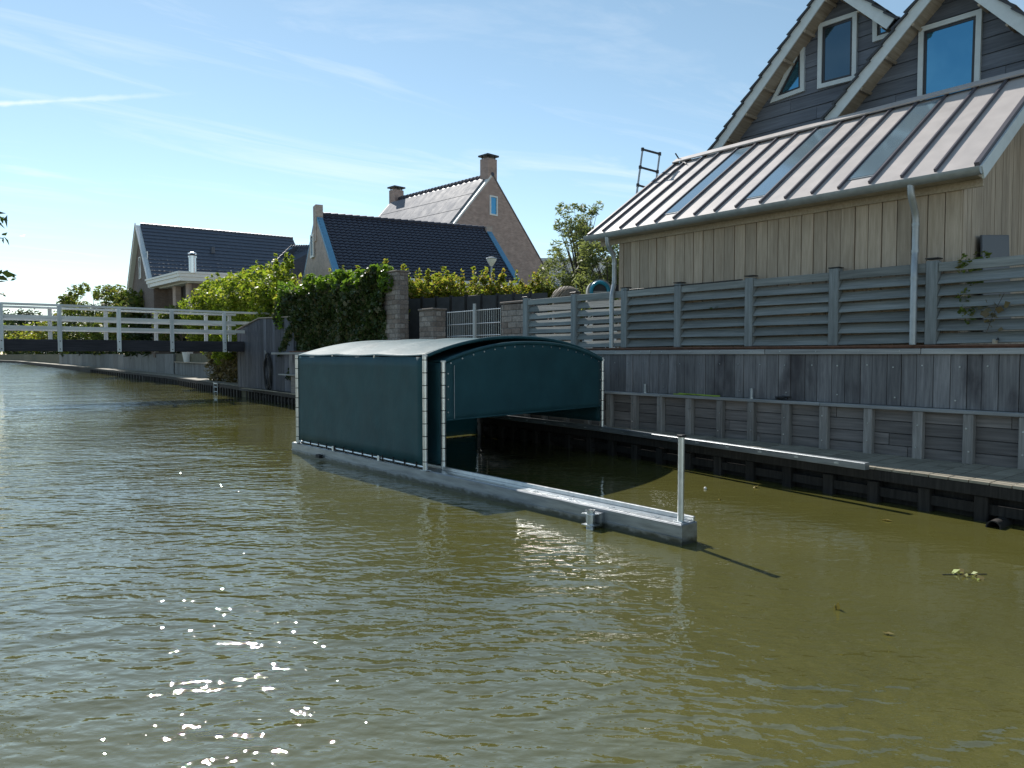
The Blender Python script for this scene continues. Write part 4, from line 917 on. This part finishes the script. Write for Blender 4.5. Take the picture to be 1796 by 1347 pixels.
def extension():
    z = 7.9; K = 1.45; Cn, Lf, Rt = onz(312, 475, z), onz(254, 490, z), onz(430, 480, z)
    u, v = (Lf-Cn).normalized(), (Rt-Cn).normalized(); t = thing('flat_roof_extension', 'flat roofed brick extension with a broad white cornice and steel flue', 'building', Vector((Cn.x, Cn.y, GZ)))
    L1, L2 = (Lf-Cn).length, (Rt-Cn).length; zs = z-.52*K; up = Vector((0, 0, 1))
    def ringpoly(off, z0, z1, name, mat):
        o = Cn+(u+v)*off; p = [o, o+u*(L1-2*off), o+u*(L1-2*off)+v*(L2-2*off), o+v*(L2-2*off)]
        return MB().prism([Vector((q.x, q.y, z0)) for q in p], (0, 0, z1-z0)).build(name, mat, t)
    ringpoly(0, z-.10*K, z, 'cornice', 'white_paint'); ringpoly(.05*K, z-.26*K, z-.10*K-.001, 'cornice_band', 'white_paint'); ringpoly(.11*K, z-.46*K, z-.26*K-.001, 'cornice_band', 'white_paint'); ringpoly(.55*K, zs, z-.46*K-.001, 'soffit', 'grey_paint')
    o = Cn+(u+v)*.9*K
    def wal(p, q, name='wall', mat='brick_dark'): MB().beam(Vector((p.x, p.y, (GZ+zs)/2)), Vector((q.x, q.y, (GZ+zs)/2)), .4, zs-GZ).build(name, mat, t)
    e = L1-1.8*K
    wal(o, o+v*(L2-1.8*K)); wal(o+u*e, o+u*e+v*(L2-1.8*K))
    wal(o-u*.05, o+u*.7, 'pier', 'brick_tan'); wal(o+u*3.0, o+u*3.7, 'pier', 'brick_tan'); wal(o+u*.7+v*.5, o+u*3.0+v*.5, 'screen', 'dark_frame'); wal(o+u*3.7+v*.5, o+u*e+v*.5, 'screen', 'dark_frame')
    side = v.cross(up)*.28
    for s in (1.2, 3.4): q = Vector(((o+v*s).x, (o+v*s).y, 5.2)); MB().beam(q-side, q+v*1.3-side, .05, 2.2).build('window', 'window_dark', t)
    f = onz(327, 474, z+.02)+(u+v)*.6; f.z = z; fl = tube('flue', 'steel', t, [f-up*.1, f+up*1.1], .25, 14); tube('flue_ring', 'steel', fl, [f+up*1.03, f+up*1.12], .29, 14); tube('flue_neck', 'cap_black', fl, [f+up*1.12, f+up*1.26], .19, 12)
    MB().tube([f+up*1.26, f+up*1.34, f+up*1.42], [.30, .29, .07], 14).build('flue_hat', 'steel', fl)
extension()
def lean_house():
    z = 7.9; A, B = onz(512, 430, z), onz(560, 430, z); E0, E1 = onz(462, 478, 6.2), onz(540, 484, 6.2)
    t = thing('tiled_lean_to', 'small tiled lean to roof with a rooflight left of the blue edged gable', 'building', Vector((A.x, A.y, GZ)))
    tile_field('roof_tiles', 'tile_grey', t, A, B, E0, E1, 12, 9)
    MB().prism([A, B, E1, E0], (0, 0, -.15)).build('roof_slope', 'tile_grey', t)
    p = lambda u, v: A.lerp(B, u).lerp(E0.lerp(E1, u), v)+Vector((0, 0, .09))
    f = MB().prism([p(.08, .15), p(.33, .15), p(.33, .5), p(.08, .5)], (0, 0, .06)).build('rooflight', 'dark_frame', t); MB().prism([p(.12, .2)+Vector((0, 0, .062)), p(.29, .2)+Vector((0, 0, .062)), p(.29, .45)+Vector((0, 0, .062)), p(.12, .45)+Vector((0, 0, .062))], (0, 0, .01)).build('pane', 'skylight_glass', f)
    f = MB().prism([p(.0, .62), p(.62, .62), p(.62, .97), p(.0, .97)], (0, 0, .04)).build('solar_panel', 'solar', t)
    MB().prism([E0+Vector((0, 0, -.15)), E1+Vector((0, 0, -.15)), Vector((E1.x, E1.y, GZ)), Vector((E0.x, E0.y, GZ))], (A-E0)*.9-Vector((0, 0, (A-E0).z*.9))).build('wall', 'brick_tan', t)
lean_house()
def white_building():
    a, b = atd(945, 500, 55), atd(1100, 500, 55); z = 9.0; t = thing('white_house', 'white rendered flat roofed house showing behind the young tree', 'house', Vector((a.x, a.y, GZ)))
    dr = (b-a); dr.z = 0; dr.normalize(); bk = Vector((-dr.y, dr.x, 0)); L = 8
    p = Vector((a.x, a.y, GZ)); MB().prism([p, p+dr*L, p+dr*L+bk*7, p+bk*7], (0, 0, z-GZ)).build('wall', 'white_render', t)
    MB().prism([q+Vector((0, 0, z-GZ)) for q in (p-dr*.2-bk*.2, p+dr*(L+.2)-bk*.2, p+dr*(L+.2)+bk*7.2, p-dr*.2+bk*7.2)], (0, 0, .2)).build('roof_edge', 'grey_paint', t)
    for i in range(4):
        for zz in (3.6, 6.6): wall_window(t, p+dr*(1.1+i*1.9)+Vector((0, 0, zz-GZ)), dr, bk, 1.1, 1.5, -bk)
white_building()
def street_lamp():
    p = atd(862, 466, 29); t = thing('street_lamp', 'street lamp with a white glass bowl in front of the black tiled roof', 'street lamp', Vector((p.x, p.y, GZ)))
    tube('post', 'zinc', t, [(p.x, p.y, GZ), (p.x, p.y, p.z)], [.06, .04], 10)
    m = MB(); m.tube([(p.x, p.y, p.z-.02), (p.x, p.y, p.z+.08), (p.x, p.y, p.z+.2), (p.x, p.y, p.z+.27)], [.06, .12, .19, .2], 16); m.build('bowl', 'lamp_glass', t, smooth=True)
    m = MB(); m.tube([(p.x, p.y, p.z+.27), (p.x, p.y, p.z+.31), (p.x, p.y, p.z+.345)], [.23, .21, .08], 16); m.build('hat', 'zinc', t, smooth=True)
street_lamp()

# ------------------------------------------------------------------ smaller things
def ladder():
    Y = 11.0; t0, b0_ = ony(1127, 262, Y), ony(1116, 345, Y); t1 = ony(1157, 270, Y-.28); dirn = (b0_-t0).normalized(); n = 11
    t = thing('telescopic_ladder', 'aluminium telescopic ladder sticking up beyond the metal roof', 'ladder', (t0.x, Y+.2, GZ))
    L = (t0.z-GZ)/-dirn.z
    for k, q in enumerate((t0, t1)):
        r_ = tube('rail', 'zinc', t, [q, q+dirn*L], [.022, .034], 10)
    s = 0
    while s < L-.1:
        a, b = t0+dirn*s, t1+dirn*s; MB().beam(a-(b-a)*.05, b+(b-a)*.05, .055, .035).build('rung', 'cap_black', t)
        for q in (a, b): MB().tube([q+Vector((0, 0, -.035)), q+Vector((0, 0, .035))], .036, 8).build('rung_collar', 'cap_black', t)
        s += .42
ladder()
def roof_bracket():
    p = onx(1197, 283, 13.45); t = thing('roof_bracket', 'small bent dark bracket at the left end of the metal roof ridge', 'bracket', p)
    tube('arm', 'cap_black', t, [p+Vector((-.05, 0, -.02)), p+Vector((.02, .1, .06)), p+Vector((.0, .2, .22))], .016, 6); tube('foot', 'cap_black', t, [p+Vector((-.25, -.3, -.15)), p+Vector((-.05, 0, -.01)), p+Vector((.05, -.2, .02))], .014, 6)
roof_bracket()
def drain():
    c = Vector((9.35, 2.75, .01)); t = thing('drain_pipe', 'short drain outlet pipe at the waterline under the boardwalk', 'pipe', c); m = MB(); n = 16; V = []
    for r_, x in ((.075, -.3), (.075, .2), (.062, .2), (.062, -.3)):
        for k in range(n): a = 2*math.pi*k/n; V.append((c.x+x, c.y+r_*math.cos(a), c.z+r_*math.sin(a)))
    m.add(V, [(i*n+k, i*n+(k+1) % n, ((i+1) % 4)*n+(k+1) % n, ((i+1) % 4)*n+k) for i in range(4) for k in range(n)]).build('pipe', 'dark_pile', t, smooth=True)
drain()
def ledge_bits():
    for i, (px, py, lab) in enumerate([(1318, 690, 'short grey pipe stub standing on the fender beam, nearer one'), (1131, 689, 'thin grey pipe stub on the fender beam beside the shelter')]):
        p = onx(px, py, WX-.06); t = thing('pipe_stub', lab, 'pipe', (p.x, p.y, 1.165), 'pipe stubs on the fender beam'); tube('pipe', 'zinc', t, [(p.x, p.y, 1.166), (p.x, p.y, 1.34)], .03, 12); tube('foot', 'galv', t, [(p.x, p.y, 1.1655), (p.x, p.y, 1.185)], .04, 12)
    a, b = onx(1182, 690, WX-.06), onx(1262, 692, WX-.06); t = tag(tube('rope', 'rope_green', None, [(WX-.07, a.y, 1.175), (WX-.05, (a.y+b.y)/2, 1.18), (WX-.09, b.y+.1, 1.178), (WX-.05, b.y, 1.18), (WX-.08, a.y-.3, 1.19), (WX-.04, a.y-.1, 1.19)], .012, 6), 'yellow green rope lying on the fender beam', 'rope')
    c = onx(1372, 698, WX-.06); path = [(WX-.07+.03*math.sin(k*2.3), c.y+.16*math.sin(k*.9)*(.5+.5*k/14), 1.175+.004*k) for k in range(15)]; tag(tube('rope', 'cap_black', None, path, .014, 6), 'small dark coil of line on the fender beam', 'rope')
ledge_bits()
def slab():
    a = onx(1726, 470, SW-.02); y1 = onx(1776, 470, SW-.02).y
    t = thing('stone_slab', 'blue grey slab leaning against the boards above the fence at right', 'slab', (SW-.1, a.y, 2.1))
    Y = 3.72; p, q = ony(1723, 412, Y), ony(1770, 412, Y); b0_, b1 = ony(1728, 470, Y-.08), ony(1777, 470, Y-.08); dz = Vector((0, 0, -.9))
    MB().prism([p, q, b1+dz, b0_+dz], (0, .03, 0)).build('slab', 'slate_slab', t, bevel=.006)
slab()
def fence_plants():
    c = onx(1745, 545, WX-.03); r = np.random.default_rng(6); n = 26; t = thing('creeper', 'small dry creeper growing through the right end of the louvre fence', 'plant', (WX, c.y, c.z-.2))
    pts = np.c_[np.full(n, WX-.04)+r.normal(0, .03, n), c.y+r.normal(0, .09, n), c.z+r.normal(0, .13, n)]; leaves('foliage', 'leaf_dry', t, pts, .06, 3, aspect=.9)
    MB().tube([(WX, c.y+.1, c.z-.28), (WX-.03, c.y, c.z), (WX-.03, c.y-.1, c.z+.22)], .004, 5).build('stem', 'bark', t)
    c = onx(1253, 541, WX-.02); t = thing('creeper', 'tiny dark sprig poking through the middle of the louvre fence', 'plant', (WX, c.y, c.z)); pts = np.c_[np.full(7, WX-.03), c.y+r.normal(0, .05, 7), c.z+r.normal(0, .025, 7)]; leaves('foliage', 'leaf_dark', t, pts, .07, 5)
    c = ony(1700, 455, 3.7); t = thing('shrub', 'mossy green shrub growing behind the fence under the annex gable', 'plant', (c.x, 3.6, 2.1)); cc = [(c.x+r.uniform(-.22, .22), 3.66+r.uniform(-.05, .05), 2.3+r.uniform(0, .95)) for _ in range(14)]; leaves('foliage', 'leaf_bush', t, blobs(cc, [.1]*14, 420, 4), .06, 7)
    c = onx(1745, 597, WX-.0); t = thing('snail_cleat', 'small brown knob sitting on the rusty steel cap', 'cleat', (WX+.02, c.y, 2.036)); m = MB(); m.tube([(WX-.0, c.y, 2.036), (WX, c.y, 2.07), (WX, c.y+.02, 2.1)], [.03, .034, .012], 8).build('knob', 'soffit_wood', t, smooth=True); m = MB(); m.tube([(WX-.0, c.y-.03, 2.09), (WX, c.y-.035, 2.12)], [.02, .008], 8).build('tip', 'cap_black', t)
fence_plants()
def yard_things():
    c = atd(1052, 512, 17.5); t = thing('hose_reel', 'grey hooded hose reel with a bright blue hose ring above the fence', 'hose reel', (c.x, c.y, GZ)); Vr, Vf = _r, Vector((_f.x, _f.y, 0)).normalized(); up = Vector((0, 0, 1)); R = .26; o = Vector((c.x, c.y, c.z+.02))
    pr = lambda k: [o+Vr*(R*1.15*math.cos(a)*k)+up*(R*1.1*math.sin(a)*k) for a in [math.pi*i/12 for i in range(13)]]
    MB().prism(pr(1)+[o-Vr*R*1.15-up*.3, o+Vr*R*1.15-up*.3], Vf*.4).build('hood', 'grey_plastic', t)
    tube('blue_hose', 'teal_plastic', t, [q-Vf*.03 for q in [o+Vr*(R*.80*math.cos(a))+up*(R*.80*math.sin(a)) for a in [math.pi*(i/16*1.5-.25) for i in range(17)]]], .045, 8)
    MB().prism([q-Vf*.004 for q in pr(.72)], Vf*.003).build('drum', 'dark_wall', t)
    MB().beam(Vector((c.x, c.y, GZ))+Vf*.2, o+Vf*.2-up*.3, .3, .2, Vf).build('stand', 'dark_wall', t)
    MB().beam(o+Vr*.3+up*.1+Vf*.2, o+Vr*.62+up*.06+Vf*.2, .2, .16).build('side_box', 'cap_black', t)
    c = atd(994, 520, 17.5); t = thing('wicker_pod', 'dark wicker garden pod with pale slats showing above the fence', 'garden seat', (c.x, c.y, GZ)); o = Vector((c.x, c.y, c.z-.02)); n1, n2 = 14, 7; V = []; R = .36
    for j in range(n2+1):
        e = math.pi/2*j/n2
        for i in range(n1): a = 2*math.pi*i/n1; V.append(o+Vr*(R*math.cos(a)*math.cos(e))+Vf*(R*math.sin(a)*math.cos(e))+up*(.27*math.sin(e)))
    MB().add(V, [(j*n1+i, j*n1+(i+1) % n1, (j+1)*n1+(i+1) % n1, (j+1)*n1+i) for j in range(n2) for i in range(n1)]).build('hood', 'wicker', t, smooth=True); MB().tube([Vector((c.x, c.y, GZ)), o+up*.02], [R*.8, R], 14).build('base', 'wicker', t)
    for k in range(4): q = o-Vr*(.42-.07*k)-Vf*.3; MB().beam(q-up*.04, q+Vr*.24+up*(.24), .035, .02).build('slat', 'soffit_wood', t)
yard_things()
def far_bank_bits():
    t = thing('board_wall', 'grey vertical board wall on the quay ledge beyond the bridge', 'wall', (14, 45, .47)); y = 40.5; r = random.Random(8)
    while y < 56:
        x = edge_x(y)+1.25; x2 = edge_x(y+.4)+1.25; zt = 2.15 if y < 44 else 1.35
        MB().hexa([(x, y+.01, .47), (x+.06, y+.01, .47), (x2+.06, y+.39, .47), (x2, y+.39, .47), (x, y+.01, zt), (x+.06, y+.01, zt), (x2+.06, y+.39, zt), (x2, y+.39, zt)]).build('board', 'grey_board', t); y += .4
    MB().hexa([(edge_x(44)+1.15, 44, 1.352), (edge_x(44)+1.7, 44, 1.352), (edge_x(56)+1.7, 56, 1.352), (edge_x(56)+1.15, 56, 1.352), (edge_x(44)+1.15, 44, 1.40), (edge_x(44)+1.7, 44, 1.40), (edge_x(56)+1.7, 56, 1.40), (edge_x(56)+1.15, 56, 1.40)]).build('coping', 'soffit_wood', t)
    t = thing('stone_retaining_wall', 'low dark retaining wall along the canal at far left below the bridge', 'wall', (16, 80, .47)); y = 57
    while y < 130:
        x, x2 = edge_x(y)+1.35, edge_x(y+3)+1.35; MB().hexa([(x, y+.02, .47), (x+.2, y+.02, .47), (x2+.2, y+2.98, .47), (x2, y+2.98, .47), (x, y+.02, 1.95), (x+.2, y+.02, 1.95), (x2+.2, y+2.98, 1.95), (x2, y+2.98, 1.95)]).build('block', 'grey_board', t); y += 3
    x = edge_x(53)+1.4; t = thing('plant_pot', 'pale tapered plant pot on the coping beneath the bridge', 'pot', (x, 53, 1.4)); m = MB(); m.tube([(x, 53, 1.4), (x, 53, 2.0), (x, 53, 2.08), (x, 53, 2.08), (x, 53, 1.95)], [.24, .34, .36, .31, .29], 14).build('pot', 'white_render', t, smooth=True)
    # little swim ladder on the quay
    y = onz(335, 690, 0).y; x = edge_x(y)-.1; t = thing('swim_ladder', 'small grey swim ladder on the dark quay edge under the bridge', 'ladder', (x, y, 0))
    for dy in (-.28, .28): tube('rail', 'zinc', t, [(x+.25, y+dy, .5), (x-.06, y+dy, .5), (x-.06, y+dy, -.5)], .025, 8)
    for z in (.05, .28): tube('rung', 'zinc', t, [(x-.06, y-.28, z), (x-.06, y+.28, z)], .022, 8)
    box('top_plate', 'grey_paint', t, (x-.08, y-.3, .43), (x-.04, y+.3, .48), .004)
far_bank_bits()
def floating():
    r = np.random.default_rng(10)
    p = onz(1692, 1008, 0); t = thing('floating_leaves', 'clump of leaves drifting on the water at the lower right', 'leaves', (p.x, p.y, 0)); n = 16
    pts = np.c_[p.x+r.normal(0, .07, n), p.y+r.normal(0, .07, n), np.full(n, .006)+r.uniform(0, .012, n)]; leaves('leaf_pile', 'leaf_float', t, pts, .05, 2, up=3, aspect=.6); tube('twig', 'bark', t, [(p.x-.16, p.y+.12, .004), (p.x+.15, p.y-.12, .006)], .004, 5)
    p = onz(1237, 858, 0); b = MB(); R = .022
    V = [(p.x+R*math.cos(a)*math.sin(e), p.y+R*math.sin(a)*math.sin(e), .012+R*math.cos(e)) for e in [math.pi*(j+.01)/6.02 for j in range(7)] for a in [2*math.pi*i/10 for i in range(10)]]
    tag(b.add(V, [(j*10+i, j*10+(i+1) % 10, (j+1)*10+(i+1) % 10, (j+1)*10+i) for j in range(6) for i in range(10)]).build('float_ball', 'ball_white', None, smooth=True), 'tiny white ball afloat beside the end post of the pontoon', 'ball')
    for px, py, s, lab in ((1324, 855, .12, 'green leaf afloat near the boardwalk piles'), (1553, 913, .09, 'pale sliver of leaf afloat off the boardwalk at right'), (1465, 1068, .10, 'thin twig leaf adrift below the pontoon end'), (1555, 1112, .08, 'small yellowish leaf adrift at lower right'), (1262, 876, .05, 'yellow fleck afloat behind the end post')):
        p = onz(px, py, .005); leaves_o = leaves('floating_leaf', 'leaf_float', None, [(p.x, p.y, .006), (p.x+.012, p.y-.01, .009)], s, int(px), up=4, aspect=.35); tag(leaves_o, lab, 'leaf', 'single leaves adrift')
    for k, (px, py) in enumerate(((1545, 942), (1690, 944), (1757, 950), (1778, 974), (1698, 960), (1732, 958), (1640, 948))):
        p = onz(px, py, .004)
floating()
for o in list(bpy.data.objects):
    if '_at' in o: del o['_at']
